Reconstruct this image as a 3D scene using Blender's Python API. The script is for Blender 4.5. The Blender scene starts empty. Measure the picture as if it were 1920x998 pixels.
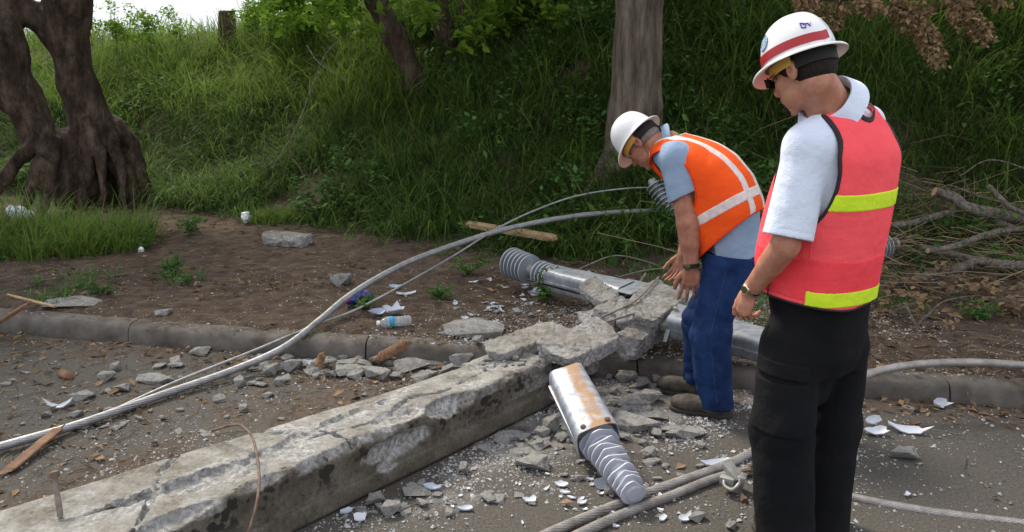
import bpy, bmesh, math, random
import numpy as np
from mathutils import Vector, Matrix, noise as mnoise

# ------------------------------------------------------------------ camera, sky, sun, exposure
scene = bpy.context.scene
COL = scene.collection
R = math.radians
PITCH, FPX, CAMH = R(12.8), 1536.0, 1.65
cam_d = bpy.data.cameras.new('camera')
cam = bpy.data.objects.new('camera', cam_d)
COL.objects.link(cam)
cam.location = (0, 0, CAMH)
cam.rotation_euler = (R(90) - PITCH, 0, 0)
cam_d.sensor_width = 36.0
cam_d.lens = 36.0 * FPX / 1920.0
cam_d.clip_start = 0.05
cam_d.clip_end = 3000
scene.camera = cam

SUN_EL, SUN_AZ = R(48), R(-38)        # azimuth measured from +Y towards +X
world = bpy.data.worlds.new("World")
scene.world = world
world.use_nodes = True
wn, wl = world.node_tree.nodes, world.node_tree.links
bg = wn['Background']
sky = wn.new('ShaderNodeTexSky')
sky.sky_type = 'NISHITA'
sky.sun_disc = False
sky.sun_elevation = SUN_EL
sky.sun_rotation = SUN_AZ
sky.air_density = 1.0
sky.dust_density = 2.0
tc = wn.new('ShaderNodeTexCoord')
cn = wn.new('ShaderNodeTexNoise')
cn.inputs['Scale'].default_value = 2.2
cn.inputs['Detail'].default_value = 6
mp = wn.new('ShaderNodeMapping')
mp.inputs['Scale'].default_value = (1, 1, 3.5)
wl.new(tc.outputs['Generated'], mp.inputs['Vector'])
wl.new(mp.outputs['Vector'], cn.inputs['Vector'])
cr = wn.new('ShaderNodeValToRGB')
cr.color_ramp.elements[0].position = 0.22
cr.color_ramp.elements[0].color = (0.35, 0.35, 0.35, 1)
cr.color_ramp.elements[1].position = 0.5
cr.color_ramp.elements[1].color = (1, 1, 1, 1)
wl.new(cn.outputs['Fac'], cr.inputs['Fac'])
cm = wn.new('ShaderNodeMixRGB')
cm.inputs['Color2'].default_value = (9.0, 9.3, 9.9, 1)      # cloud deck brightness before the strength below
wl.new(cr.outputs['Color'], cm.inputs['Fac'])
wl.new(sky.outputs['Color'], cm.inputs['Color1'])
wl.new(cm.outputs['Color'], bg.inputs['Color'])
bg.inputs['Strength'].default_value = 0.085

sun_d = bpy.data.lights.new('sun', 'SUN')
sun_d.energy = 3.2
sun_d.angle = R(14)
sun_d.color = (1.0, 0.90, 0.74)
sun = bpy.data.objects.new('sun', sun_d)
COL.objects.link(sun)
sd = Vector((math.sin(SUN_AZ) * math.cos(SUN_EL), math.cos(SUN_AZ) * math.cos(SUN_EL), math.sin(SUN_EL)))
sun.rotation_euler = (-sd).to_track_quat('-Z', 'Y').to_euler()

vs = scene.view_settings
vs.view_transform = 'Standard'
vs.look = 'None'
vs.exposure = 0.7
vs.gamma = 1
vs.use_curve_mapping = False
scene.cycles.use_denoising = True
scene.cycles.max_bounces = 6
scene.cycles.diffuse_bounces = 3
scene.cycles.glossy_bounces = 2
scene.cycles.transmission_bounces = 4
scene.cycles.transparent_max_bounces = 4

# ------------------------------------------------------------------ point from a pixel of the 1920 px photograph
_c, _s = math.cos(PITCH), math.sin(PITCH)
def U(px, py, z=None, Y=None):
    a = (px - 960) / FPX; b = (499 - py) / FPX
    d = np.array([a, _c + b * _s, -_s + b * _c])
    t = (z - CAMH) / d[2] if z is not None else Y / d[1]
    return np.array([0, 0, CAMH]) + d * t

def norm(v):
    v = np.asarray(v, float); return v / max(np.linalg.norm(v), 1e-9)

# ------------------------------------------------------------------ noise in numpy
def _hash(ix, iy, iz, seed):
    h = (ix * 374761393 + iy * 668265263 + iz * 2147483647 + seed * 974634777) & 0xffffffff
    h = ((h ^ (h >> 13)) * 1274126177) & 0xffffffff
    h = ((h ^ (h >> 16)) * 2246822519) & 0xffffffff
    return ((h ^ (h >> 15)) & 0xffff) / 32767.5 - 1.0
def vn(P, seed=0):
    P = np.asarray(P, float)
    I = np.floor(P).astype(np.int64); F = P - I
    F = F * F * (3 - 2 * F)
    x, y, z = I[..., 0], I[..., 1], I[..., 2]
    fx, fy, fz = F[..., 0], F[..., 1], F[..., 2]
    def L(a, b, t): return a + (b - a) * t
    return L(L(L(_hash(x, y, z, seed), _hash(x + 1, y, z, seed), fx), L(_hash(x, y + 1, z, seed), _hash(x + 1, y + 1, z, seed), fx), fy),
             L(L(_hash(x, y, z + 1, seed), _hash(x + 1, y, z + 1, seed), fx), L(_hash(x, y + 1, z + 1, seed), _hash(x + 1, y + 1, z + 1, seed), fx), fy), fz)
def fbm(P, o=3, seed=0):
    P = np.asarray(P, float); s = 0; a = 1.0; t = 0
    for k in range(o):
        s = s + a * vn(P * 2 ** k + k * 17.3, seed + k); t += a; a *= .5
    return s / t

# ------------------------------------------------------------------ objects
ORG = {}
def _link(o, parent):
    COL.objects.link(o)
    if parent is not None:
        o.parent = parent
        ORG[o.name] = ORG[parent.name]
def tag(o, label=None, cat=None, group=None, kind=None):
    if label: o['label'] = label
    if cat: o['category'] = cat
    if group: o['group'] = group
    if kind: o['kind'] = kind
    return o
def root(name, label, cat, loc, group=None):
    o = bpy.data.objects.new(name, None)
    o.empty_display_size = 0.1
    o.location = loc
    COL.objects.link(o)
    ORG[o.name] = np.array(loc, float)
    return tag(o, label, cat, group)
def mk(name, V, F, mat, parent=None, smooth=True, loc=None, attrs=None, mats=None, midx=None, sharp=50):
    """V in world coordinates; F an (n,3|4) array or a list of faces"""
    V = np.asarray(V, float)
    if parent is not None: O = ORG[parent.name]
    elif loc is not None: O = np.array(loc, float)
    else: O = np.array([(V[:, 0].min() + V[:, 0].max()) / 2, (V[:, 1].min() + V[:, 1].max()) / 2, V[:, 2].min()])
    me = bpy.data.meshes.new(name)
    V = V - O
    if isinstance(F, np.ndarray):
        n, m = F.shape
        me.vertices.add(len(V)); me.vertices.foreach_set('co', V.astype(np.float32).ravel())
        me.loops.add(n * m); me.loops.foreach_set('vertex_index', F.astype(np.int32).ravel())
        me.polygons.add(n)
        me.polygons.foreach_set('loop_start', np.arange(0, n * m, m, dtype=np.int32))
        me.polygons.foreach_set('loop_total', np.full(n, m, dtype=np.int32))
        me.update(calc_edges=True)
    else:
        me.from_pydata([tuple(v) for v in V], [], F)
        me.update()
    if attrs:
        for an, av in attrs.items():
            at = me.attributes.new(an, 'FLOAT', 'POINT')
            at.data.foreach_set('value', np.asarray(av, np.float32))
    me.polygons.foreach_set('use_smooth', np.full(len(me.polygons), bool(smooth)))
    if mats:
        for m_ in mats: me.materials.append(m_)
        if midx is not None: me.polygons.foreach_set('material_index', np.asarray(midx, np.int32))
    else: me.materials.append(mat)
    me.update()
    if smooth and len(V) < 40000 and sharp: me.set_sharp_from_angle(angle=math.radians(sharp))
    o = bpy.data.objects.new(name, me)
    if parent is None:
        o.location = O
    _link(o, parent)
    if parent is None: ORG[o.name] = O
    return o
def merge(parts):
    """[(V,F list/array)] -> one V, F list"""
    VV, FF, n = [], [], 0
    for V, F in parts:
        V = np.asarray(V, float); VV.append(V)
        FF += [[int(i) + n for i in f] for f in F]
        n += len(V)
    return np.vstack(VV), FF

# ------------------------------------------------------------------ signed distance shapes -> mesh
class Prim:
    def __init__(s, f, c, r): s.f, s.c, s.r = f, np.asarray(c, float), r
    def __call__(s, P): return s.f(P)
def cone(a, b, ra, rb):
    a = np.asarray(a, float); b = np.asarray(b, float); ba = b - a; L2 = max(ba @ ba, 1e-12)
    def f(P):
        pa = P - a
        h = np.clip(pa @ ba / L2, 0, 1)
        return np.linalg.norm(pa - h[:, None] * ba, axis=1) - (ra + (rb - ra) * h)
    return Prim(f, (a + b) / 2, math.sqrt(L2) / 2 + max(ra, rb))
def chain(pts, rs): return [cone(pts[i], pts[i + 1], rs[i], rs[i + 1]) for i in range(len(pts) - 1)]
def frame(z, y):
    """rows = local x,y,z axes in world; z main axis, y as close as possible to given"""
    z = norm(z); y = np.asarray(y, float); y = norm(y - z * (y @ z)); x = np.cross(y, z)
    return np.array([x, y, z])
def ell(c, r, M=None):
    c = np.asarray(c, float); r = np.asarray(r, float)
    def f(P):
        q = P - c
        if M is not None: q = q @ M.T
        k0 = np.linalg.norm(q / r, axis=1); k1 = np.linalg.norm(q / (r * r), axis=1)
        return k0 * (k0 - 1) / np.maximum(k1, 1e-6)
    return Prim(f, c, max(r))
def rbox(c, h, M=None, rad=0.01):
    c = np.asarray(c, float); h = np.asarray(h, float) - rad
    def f(P):
        q = P - c
        if M is not None: q = q @ M.T
        q = np.abs(q) - h
        return np.linalg.norm(np.maximum(q, 0), axis=1) + np.minimum(q.max(axis=1), 0) - rad
    return Prim(f, c, np.linalg.norm(h) + rad)
def loft(o, M, tab, ex=2.4):
    """stack of superellipses along local z. tab rows: (z, cx, cy, rx, ry)"""
    o = np.asarray(o, float); T = np.array(tab, float)
    zz = np.linspace(T[0, 0], T[-1, 0], 60)
    def sm(col):
        v = np.interp(zz, T[:, 0], T[:, col]); k = np.array([1, 2, 3, 2, 1.]) / 9
        w = np.pad(v, 2, mode='edge'); return np.convolve(w, k, 'valid')
    C = [sm(i) for i in range(1, 5)]
    def f(P):
        q = (P - o) @ M.T
        z = np.clip(q[:, 2], T[0, 0], T[-1, 0])
        cx, cy, rx, ry = (np.interp(z, zz, c) for c in C)
        x = np.abs(q[:, 0] - cx) / rx; y = np.abs(q[:, 1] - cy) / ry
        k = (x ** ex + y ** ex) ** (1 / ex)
        kk = np.sqrt(x * x + y * y) + 1e-6
        mr = np.sqrt((x * rx) ** 2 + (y * ry) ** 2) / kk
        d2 = (k - 1) * np.maximum(mr * .9, np.minimum(rx, ry) * .8)
        dz = np.abs(q[:, 2] - z)
        return np.where(dz > 0, np.sqrt(np.maximum(d2, 0) ** 2 + dz ** 2) + np.minimum(d2, 0) * 0, d2)
    mid = (T[0, 0] + T[-1, 0]) / 2
    return Prim(f, o + M.T @ np.array([0, 0, mid]), (T[-1, 0] - T[0, 0]) / 2 + T[:, 1:].max() * 1.5)
def smin(a, b, k):
    if k <= 0: return np.minimum(a, b)
    h = np.clip(.5 + .5 * (b - a) / k, 0, 1)
    return b + (a - b) * h - k * h * (1 - h)
def smax(a, b, k): return -smin(-a, -b, k)
def evalp(prims, P, k):
    d = None
    for p in prims:
        e = p(P); d = e if d is None else smin(d, e, getattr(p, 'k', k))
    return d
def sdf(prims, vox, k=.02, post=None, margin=.01):
    B = 8
    lo = np.min([p.c - p.r for p in prims], axis=0) - .04; hi = np.max([p.c + p.r for p in prims], axis=0) + .04
    bs = B * vox; hd = bs * .8661
    nb = np.ceil((hi - lo) / bs).astype(int)
    G = np.stack(np.meshgrid(*[np.arange(n) for n in nb], indexing='ij'), -1).reshape(-1, 3)
    C = lo + (G + .5) * bs
    D = np.full((len(prims), len(C)), 9.0)
    for i, p in enumerate(prims):
        m = np.linalg.norm(C - p.c, axis=1) < p.r + hd * 3 + k + margin + .03
        if m.any(): D[i, m] = p(C[m])
    dm = D.min(axis=0)
    near = dm < hd + k + margin
    if post is None: near &= dm > -(hd + k + margin)
    G, C, D, dm = G[near], C[near], D[:, near], dm[near]
    key = (G // 3) @ np.array([1, 1009, 1018081])
    order = np.argsort(key); key = key[order]
    cuts = np.flatnonzero(np.diff(key)) + 1
    ax = np.arange(B + 1); loc = np.stack(np.meshgrid(ax, ax, ax, indexing='ij'), -1).reshape(-1, 3)
    IDs, VPs, EDG = [], [], []
    off = np.array([[i, j, l] for i in (0, 1) for j in (0, 1) for l in (0, 1)])
    eds = [(a, b) for a in range(8) for b in range(a + 1, 8) if np.abs(off[a] - off[b]).sum() == 1]
    S = (nb * B + 2).astype(np.int64)
    for grp in np.split(order, cuts):
        g = G[grp]
        sel = (D[:, grp] < dm[grp] + 2 * hd + k).any(axis=1)
        sub = [p for p, s_ in zip(prims, sel) if s_]
        gi = (g[:, None, :] * B + loc[None]).reshape(-1, 3)
        P = lo + gi * vox
        d = evalp(sub, P, k)
        if post is not None: d = post(P, d)
        V = d.reshape(len(g), B + 1, B + 1, B + 1)
        neg = V < 0
        cnt = sum(neg[:, o[0]:B + o[0], o[1]:B + o[1], o[2]:B + o[2]].astype(np.int8) for o in off)
        w = np.argwhere((cnt > 0) & (cnt < 8))
        if not len(w): continue
        cv = np.stack([V[w[:, 0], w[:, 1] + o[0], w[:, 2] + o[1], w[:, 3] + o[2]] for o in off], 1)
        acc = np.zeros((len(w), 3)); n = np.zeros(len(w))
        for a, b in eds:
            va, vb = cv[:, a], cv[:, b]
            m = (va < 0) != (vb < 0)
            t = va[m] / (va[m] - vb[m])
            acc[m] += off[a] + (off[b] - off[a]) * t[:, None]; n[m] += 1
        gc = g[w[:, 0]] * B + w[:, 1:]
        IDs.append(gc); VPs.append(lo + (gc + acc / n[:, None]) * vox)
        EDG.append(cv[:, [0, 4, 2, 1]])
    gc = np.vstack(IDs).astype(np.int64); V = np.vstack(VPs); E = np.vstack(EDG)
    ids = (gc[:, 0] * S[1] + gc[:, 1]) * S[2] + gc[:, 2]
    o = np.argsort(ids); ids, gc, V, E = ids[o], gc[o], V[o], E[o]
    quads = []
    for axis in range(3):
        m = (E[:, 0] < 0) != (E[:, axis + 1] < 0)
        c = gc[m]; fl = E[m, 0] < 0
        u, v = [(1, 2), (2, 0), (0, 1)][axis]
        q = []
        ok = np.ones(len(c), bool)
        for du, dv in ((0, 0), (1, 0), (1, 1), (0, 1)):
            cc = c.copy(); cc[:, u] -= du; cc[:, v] -= dv
            i_ = (cc[:, 0] * S[1] + cc[:, 1]) * S[2] + cc[:, 2]
            p_ = np.searchsorted(ids, i_); p_ = np.minimum(p_, len(ids) - 1)
            ok &= ids[p_] == i_
            q.append(p_)
        q = np.stack(q, 1)
        q[~fl] = q[~fl][:, ::-1]
        quads.append(q[ok])
    F = np.vstack(quads)
    return V, F
def sdfobj(name, prims, vox, mat, parent=None, k=.02, post=None, margin=.01, **kw):
    V, F = sdf(prims, vox, k, post, margin)
    return mk(name, V, F, mat, parent, True, sharp=0, **kw)

def islands(V, F, least=60):
    """split a mesh into its connected pieces"""
    lab = np.arange(len(V))
    while True:
        m = lab[F].min(axis=1); new = lab.copy()
        for j in range(F.shape[1]): np.minimum.at(new, F[:, j], m)
        new = new[new]
        if (new == lab).all(): break
        lab = new
    out = []
    for k in np.unique(lab):
        vi = np.flatnonzero(lab == k)
        if len(vi) < least: continue
        re = np.full(len(V), -1); re[vi] = np.arange(len(vi)); f = F[lab[F[:, 0]] == k]
        out.append((V[vi], re[f]))
    return out

# ------------------------------------------------------------------ curves and sweeps
def spline(pts, n=8):
    P = np.array(pts, float)
    P = np.vstack([2 * P[0] - P[1], P, 2 * P[-1] - P[-2]])
    out = []
    for i in range(1, len(P) - 2):
        for t in np.arange(n) / n:
            a, b, c, d = P[i - 1:i + 3]
            out.append(.5 * ((2 * b) + (c - a) * t + (2 * a - 5 * b + 4 * c - d) * t * t + (3 * b - a - 3 * c + d) * t ** 3))
    out.append(P[-2])
    return np.array(out)
def sweep(pts, rad, seg=10, cap=True, shape=None, tw=0.0):
    """rad scalar or per point; shape(theta, arclen)-> multiplier"""
    P = np.array(pts, float); n = len(P)
    rad = np.broadcast_to(rad, (n,)) if np.ndim(rad) < 2 else rad
    T = np.gradient(P, axis=0); T /= np.linalg.norm(T, axis=1)[:, None] + 1e-12
    up = np.array([0, 0, 1.]) if abs(T[0, 2]) < .9 else np.array([1., 0, 0])
    N = norm(up - T[0] * (up @ T[0])); V = []
    s = 0
    th = np.arange(seg) * 2 * math.pi / seg
    for i in range(n):
        if i:
            s += np.linalg.norm(P[i] - P[i - 1])
            N = norm(N - T[i] * (N @ T[i]))
        Bn = np.cross(T[i], N)
        m = np.ones(seg) * (1 if shape is None else shape(th, s))
        V.append(P[i] + rad[i] * m[:, None] * (np.cos(th)[:, None] * N + np.sin(th)[:, None] * Bn))
    V = np.vstack(V); F = []
    for i in range(n - 1):
        for j in range(seg):
            k = (j + 1) % seg
            F.append([i * seg + j, i * seg + k, (i + 1) * seg + k, (i + 1) * seg + j])
    if cap:
        F.append(list(range(seg))[::-1]); F.append([(n - 1) * seg + j for j in range(seg)])
    return V, F
def lathe(a, axis, prof, seg=24, shape=None, ref=(0, 0, 1)):
    """prof rows (t along axis in m, radius)"""
    M = frame(axis, ref); V = []; th = np.arange(seg) * 2 * math.pi / seg
    for i, (t, r) in enumerate(prof):
        rr = np.full(seg, r) if shape is None else shape(th, i, r)
        V.append(np.asarray(a) + M[2] * t + rr[:, None] * (np.cos(th)[:, None] * M[0] + np.sin(th)[:, None] * M[1]))
    V = np.vstack(V); n = len(prof); F = []
    for i in range(n - 1):
        for j in range(seg):
            k = (j + 1) % seg
            F.append([i * seg + j, i * seg + k, (i + 1) * seg + k, (i + 1) * seg + j])
    F.append(list(range(seg))[::-1]); F.append([(n - 1) * seg + j for j in range(seg)])
    return V, F
def box(c, h, M=None, bev=0.0):
    bm = bmesh.new(); bmesh.ops.create_cube(bm, size=2)
    for v in bm.verts: v.co = Vector((v.co[0] * h[0], v.co[1] * h[1], v.co[2] * h[2]))
    if bev > 0: bmesh.ops.bevel(bm, geom=bm.edges[:], offset=bev, segments=2, affect='EDGES', profile=.6)
    V = np.array([v.co[:] for v in bm.verts]); bm.verts.index_update()
    F = [[v.index for v in f.verts] for f in bm.faces]; bm.free()
    if M is not None: V = V @ M
    return V + np.asarray(c, float), F

# ------------------------------------------------------------------ materials
def mat(name, col, rough=.7, metal=0, spec=.5, nscale=8, namt=0.0, col2=None, bump=0.0, bscale=60, bdet=4, sss=0, trans=0, extra=None, nthr=(.35, .65), bdist=.01, coat=0):
    m = bpy.data.materials.new(name); m.use_nodes = True
    nt = m.node_tree; n = nt.nodes; l = nt.links; b = n['Principled BSDF']
    b.inputs['Base Color'].default_value = (*col, 1); b.inputs['Roughness'].default_value = rough
    b.inputs['Metallic'].default_value = metal; b.inputs['Specular IOR Level'].default_value = spec
    if coat: b.inputs['Coat Weight'].default_value = coat; b.inputs['Coat Roughness'].default_value = .1
    t = n.new('ShaderNodeTexCoord')
    last = None
    if col2 is not None:
        x = n.new('ShaderNodeTexNoise'); x.inputs['Scale'].default_value = nscale; x.inputs['Detail'].default_value = 8; x.inputs['Roughness'].default_value = .6
        l.new(t.outputs['Object'], x.inputs['Vector'])
        r = n.new('ShaderNodeValToRGB'); r.color_ramp.elements[0].position = nthr[0]; r.color_ramp.elements[1].position = nthr[1]
        r.color_ramp.elements[0].color = (*col, 1); r.color_ramp.elements[1].color = (*col2, 1)
        l.new(x.outputs['Fac'], r.inputs['Fac']); l.new(r.outputs['Color'], b.inputs['Base Color']); last = r.outputs['Color']
    if bump:
        x = n.new('ShaderNodeTexNoise'); x.inputs['Scale'].default_value = bscale; x.inputs['Detail'].default_value = bdet
        l.new(t.outputs['Object'], x.inputs['Vector'])
        bp = n.new('ShaderNodeBump'); bp.inputs['Strength'].default_value = bump; bp.inputs['Distance'].default_value = bdist
        l.new(x.outputs['Fac'], bp.inputs['Height']); l.new(bp.outputs['Normal'], b.inputs['Normal'])
    if sss:
        b.inputs['Subsurface Weight'].default_value = sss; b.inputs['Subsurface Radius'].default_value = (.012, .004, .002); b.inputs['Subsurface Scale'].default_value = 1
    if extra: extra(m, nt, b, t, last)
    return m
def leafmat(name, c1, c2, attr='v', tr=.45, rough=.55):
    m = bpy.data.materials.new(name); m.use_nodes = True
    nt = m.node_tree; n = nt.nodes; l = nt.links; b = n['Principled BSDF']
    a = n.new('ShaderNodeAttribute'); a.attribute_name = attr
    r = n.new('ShaderNodeValToRGB')
    r.color_ramp.elements[0].color = (*c1, 1); r.color_ramp.elements[1].color = (*c2, 1)
    l.new(a.outputs['Fac'], r.inputs['Fac']); l.new(r.outputs['Color'], b.inputs['Base Color'])
    b.inputs['Roughness'].default_value = rough + .15; b.inputs['Specular IOR Level'].default_value = .18
    tb = n.new('ShaderNodeBsdfTranslucent'); l.new(r.outputs['Color'], tb.inputs['Color'])
    mx = n.new('ShaderNodeMixShader'); mx.inputs['Fac'].default_value = tr
    l.new(b.outputs['BSDF'], mx.inputs[1]); l.new(tb.outputs['BSDF'], mx.inputs[2])
    l.new(mx.outputs['Shader'], n['Material Output'].inputs['Surface'])
    return m
M_black = mat('black_plastic', (.008, .008, .009), .6, spec=.3)
# ------------------------------------------------------------------ land
rng = np.random.default_rng(7)
KX = np.array([-12, -3.44, -2.17, -1.17, -.19, .71, 1.27, 1.95, 2.64, 9.]); KY = np.array([6.9, 5.27, 4.96, 4.74, 4.56, 4.36, 4.22, 4.10, 3.97, 2.9])
def kerb_y(x): return np.interp(x, KX, KY)
FX = np.array([-30, -9, -5.3, -3.6, -2.3, -.54, 1.27, 3.0, 5, 12, 30.]); FY = np.array([11.5, 10.9, 10.1, 9.4, 8.6, 7.5, 6.7, 6.6, 6.5, 6.2, 6.0])
def foot_y(x): return np.interp(x, FX, FY)
def ground(x, y):
    x = np.asarray(x, float); y = np.asarray(y, float)
    ky = kerb_y(x); fy = foot_y(x)
    P = np.stack([x, y, 0 * x], -1)
    v = .110 + np.clip(y - ky - .2, 0, 50) * .028 + .030 * fbm(P * .9, 3, 11) + .014 * fbm(P * 4, 3, 5) + .006 * vn(P * 16, 2)
    hb = np.interp(x, [-14, -6, -1.5, 1, 4, 12], [1.9, 1.92, 2.45, 2.9, 3.1, 3.2])
    t = np.clip((y - fy) / 5.6, 0, 1); t2 = t * t * (3 - 2 * t)
    bank = hb * (t2 * .55 + t * .45) + .40 * fbm(P * 1.15, 3, 3) * np.clip((y - fy) / 1.2, 0, 1)
    m = np.clip((y - ky - .16) / .10, 0, 1)
    return np.where(y < ky + .16, .05, v * m + .088 * (1 - m) + bank)
def road_z(x, y):
    P = np.stack([x, y, 0 * x], -1)
    return .004 * fbm(P * 2.2, 3, 77)
# materials
def road_extra(m, nt, b, t, last):
    n, l = nt.nodes, nt.links
    def nz(sc, det=8, ro=.6):
        x = n.new('ShaderNodeTexNoise'); x.inputs['Scale'].default_value = sc; x.inputs['Detail'].default_value = det; x.inputs['Roughness'].default_value = ro
        l.new(t.outputs['Object'], x.inputs['Vector']); return x.outputs['Fac']
    def ramp(f, a, c, ca, cc):
        r = n.new('ShaderNodeValToRGB'); r.color_ramp.elements[0].position = a; r.color_ramp.elements[1].position = c
        r.color_ramp.elements[0].color = (*ca, 1); r.color_ramp.elements[1].color = (*cc, 1); l.new(f, r.inputs['Fac']); return r.outputs['Color']
    def mix(f, a, c):
        x = n.new('ShaderNodeMixRGB'); l.new(f, x.inputs['Fac']); l.new(a, x.inputs['Color1']); l.new(c, x.inputs['Color2']); return x.outputs['Color']
    base = ramp(nz(90, 4), .3, .7, (.043, .039, .035), (.115, .105, .094))
    soil = ramp(nz(30, 8), .3, .7, (.034, .024, .018), (.115, .085, .064))
    dust = ramp(nz(60, 6), .3, .7, (.15, .145, .14), (.30, .29, .28))
    # soil swept against the kerb on the left, dust of crushed concrete round the pole
    sp = n.new('ShaderNodeSeparateXYZ'); l.new(t.outputs['Object'], sp.inputs[0])
    def mth(op, a, c=None):
        x = n.new('ShaderNodeMath'); x.operation = op
        for i, v in enumerate((a, c)):
            if v is None: continue
            if isinstance(v, (int, float)): x.inputs[i].default_value = v
            else: l.new(v, x.inputs[i])
        return x.outputs[0]
    X, Y = sp.outputs[0], sp.outputs[1]
    # distance across the fallen pole line: side < 0 is behind it
    side = mth('ADD', mth('MULTIPLY', mth('SUBTRACT', X, -.8), .769), mth('MULTIPLY', mth('SUBTRACT', Y, 2.768), -.639))
    kd = mth('SUBTRACT', mth('SUBTRACT', 4.55, mth('MULTIPLY', X, .22)), Y)     # distance in front of the kerb
    s1 = mth('SUBTRACT', mth('SUBTRACT', .72, mth('MULTIPLY', mth('ABSOLUTE', mth('ADD', side, .75)), .62)), .22)
    s2 = mth('MULTIPLY', mth('SUBTRACT', .42, kd), 1.2)
    sm = mth('ADD', mth('MAXIMUM', s1, s2), mth('MULTIPLY', mth('SUBTRACT', nz(2.6, 10, .65), .52), 2.6))
    smr = ramp(sm, .05, .42, (0, 0, 0), (1, 1, 1))
    c1 = mix(smr, base, soil)
    dd = mth('ADD', mth('SUBTRACT', .38, mth('ABSOLUTE', mth('SUBTRACT', side, .22))), mth('MULTIPLY', mth('SUBTRACT', nz(4.5, 12, .72), .55), 3.2))
    far = mth('MULTIPLY', mth('SUBTRACT', Y, 3.0), .6)
    dd2 = mth('ADD', dd, mth('MINIMUM', far, .5))
    dr = ramp(dd2, .2, .8, (0, 0, 0), (.85, .85, .85))
    l.new(mix(dr, c1, dust), b.inputs['Base Color'])
    bp = n.new('ShaderNodeBump'); bp.inputs['Strength'].default_value = .7; bp.inputs['Distance'].default_value = .006
    l.new(nz(140, 5, .7), bp.inputs['Height']); l.new(bp.outputs['Normal'], b.inputs['Normal'])
M_road = mat('asphalt', (.06, .055, .05), .9, spec=.25, extra=road_extra)
M_soil = mat('soil', (.046, .033, .025), .95, spec=.15, col2=(.165, .120, .090), nscale=9, nthr=(.3, .72), bump=1, bscale=85, bdet=10, bdist=.03)
M_kerb = mat('kerb_concrete', (.060, .052, .045), .92, spec=.2, col2=(.17, .155, .14), nscale=7, nthr=(.3, .72), bump=.5, bscale=90, bdist=.006)
def grid(x0, x1, y0, y1, nx, ny, fy=None):
    X, Y = np.meshgrid(np.linspace(x0, x1, nx), np.linspace(0, 1, ny))
    Y = (fy(X) if fy is not None else y0) * (1 - Y) + y1 * Y if fy is None else fy(X) + (y1 - fy(X)) * Y ** 1.6
    F = (np.arange(ny - 1)[:, None] * nx + np.arange(nx - 1)[None]).reshape(-1)
    return X.ravel(), Y.ravel(), np.stack([F, F + 1, F + nx + 1, F + nx], 1)
x, y, F = grid(-14, 14, -6, 8, 220, 200)
tag(mk('road', np.stack([x, y, road_z(x, y)], 1), F, M_road, None, True, loc=(0, 0, 0)), kind='structure')
x, y, F = grid(-14, 14, 0, 19, 520, 420, lambda X: kerb_y(X) + .12)
tag(mk('verge_ground', np.stack([x, y, ground(x, y)], 1), F, M_soil, None, True, loc=(0, 0, 0)), kind='structure')
# ground to the horizon: one sheet that lies below road and behind the bank
xs = np.array([-900, -60, -14.2, 14.2, 60, 900.]); ys = np.array([-300, -60, -6.2, 18.8, 60, 1500.])
Xg, Yg = np.meshgrid(xs, ys); Zg = np.where(Yg > 18, 2.1, -.05); Zg[Yg > 50] = 1.2
Fg = [[j * 6 + i, j * 6 + i + 1, (j + 1) * 6 + i + 1, (j + 1) * 6 + i] for j in range(5) for i in range(5) if not (i == 2 and j == 2)]
M_field = mat('field', (.05, .08, .02), .95, col2=(.10, .11, .04), nscale=.3)
tag(mk('ground', np.stack([Xg.ravel(), Yg.ravel(), Zg.ravel()], 1), Fg, M_field, None, False, loc=(0, 0, 0)), kind='structure')
# kerb: cast lengths butted end to end, rounded nose and worn edges
def kerb():
    parts = []; s = 0
    pts = [(-12, 6.9)]
    xx = np.linspace(-12, 9, 1400); yy = kerb_y(xx); dl = np.hypot(np.diff(xx), np.diff(yy)); cl = np.concatenate([[0], np.cumsum(dl)])
    L = cl[-1]; seg = 1.62; k0 = 0.5; 
    a = 0; i = 0
    prof = [(.0, -.04), (-.012, .0), (.0, .06), (.012, .090), (.032, .106), (.060, .112), (.11, .114), (.165, .111), (.175, .085), (.178, -.04)]
    while a < L:
        e = min(a + seg, L); ss = np.linspace(a + .004, e - .004, 60)
        px = np.interp(ss, cl, xx); py = np.interp(ss, cl, yy); V = []
        dz = rng.normal(0, .004); dy = rng.normal(0, .005)
        for (o, z) in prof:
            P = np.stack([px, py + o + dy, np.full(60, z + dz)], 1)
            w = fbm(P * 14, 3, 9) * .005 + np.minimum(0, vn(P * 7, 3) + .45) * .045 * (z > .075)
            P[:, 2] += w; P[:, 1] += fbm(P * 11, 2, 4) * .004
            V.append(P)
        V = np.vstack(V); n = 60; m = len(prof)
        F = [[q * n + j, q * n + j + 1, (q + 1) * n + j + 1, (q + 1) * n + j] for q in range(m - 1) for j in range(n - 1)]
        F += [[q * n for q in range(m)][::-1], [q * n + n - 1 for q in range(m)]]
        parts.append((V, F)); a = e
    return merge(parts)
V, F = kerb(); tag(mk('kerb', V, [f[::-1] for f in F], M_kerb, None, True, loc=(0, 0, 0)), kind='structure')

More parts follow.
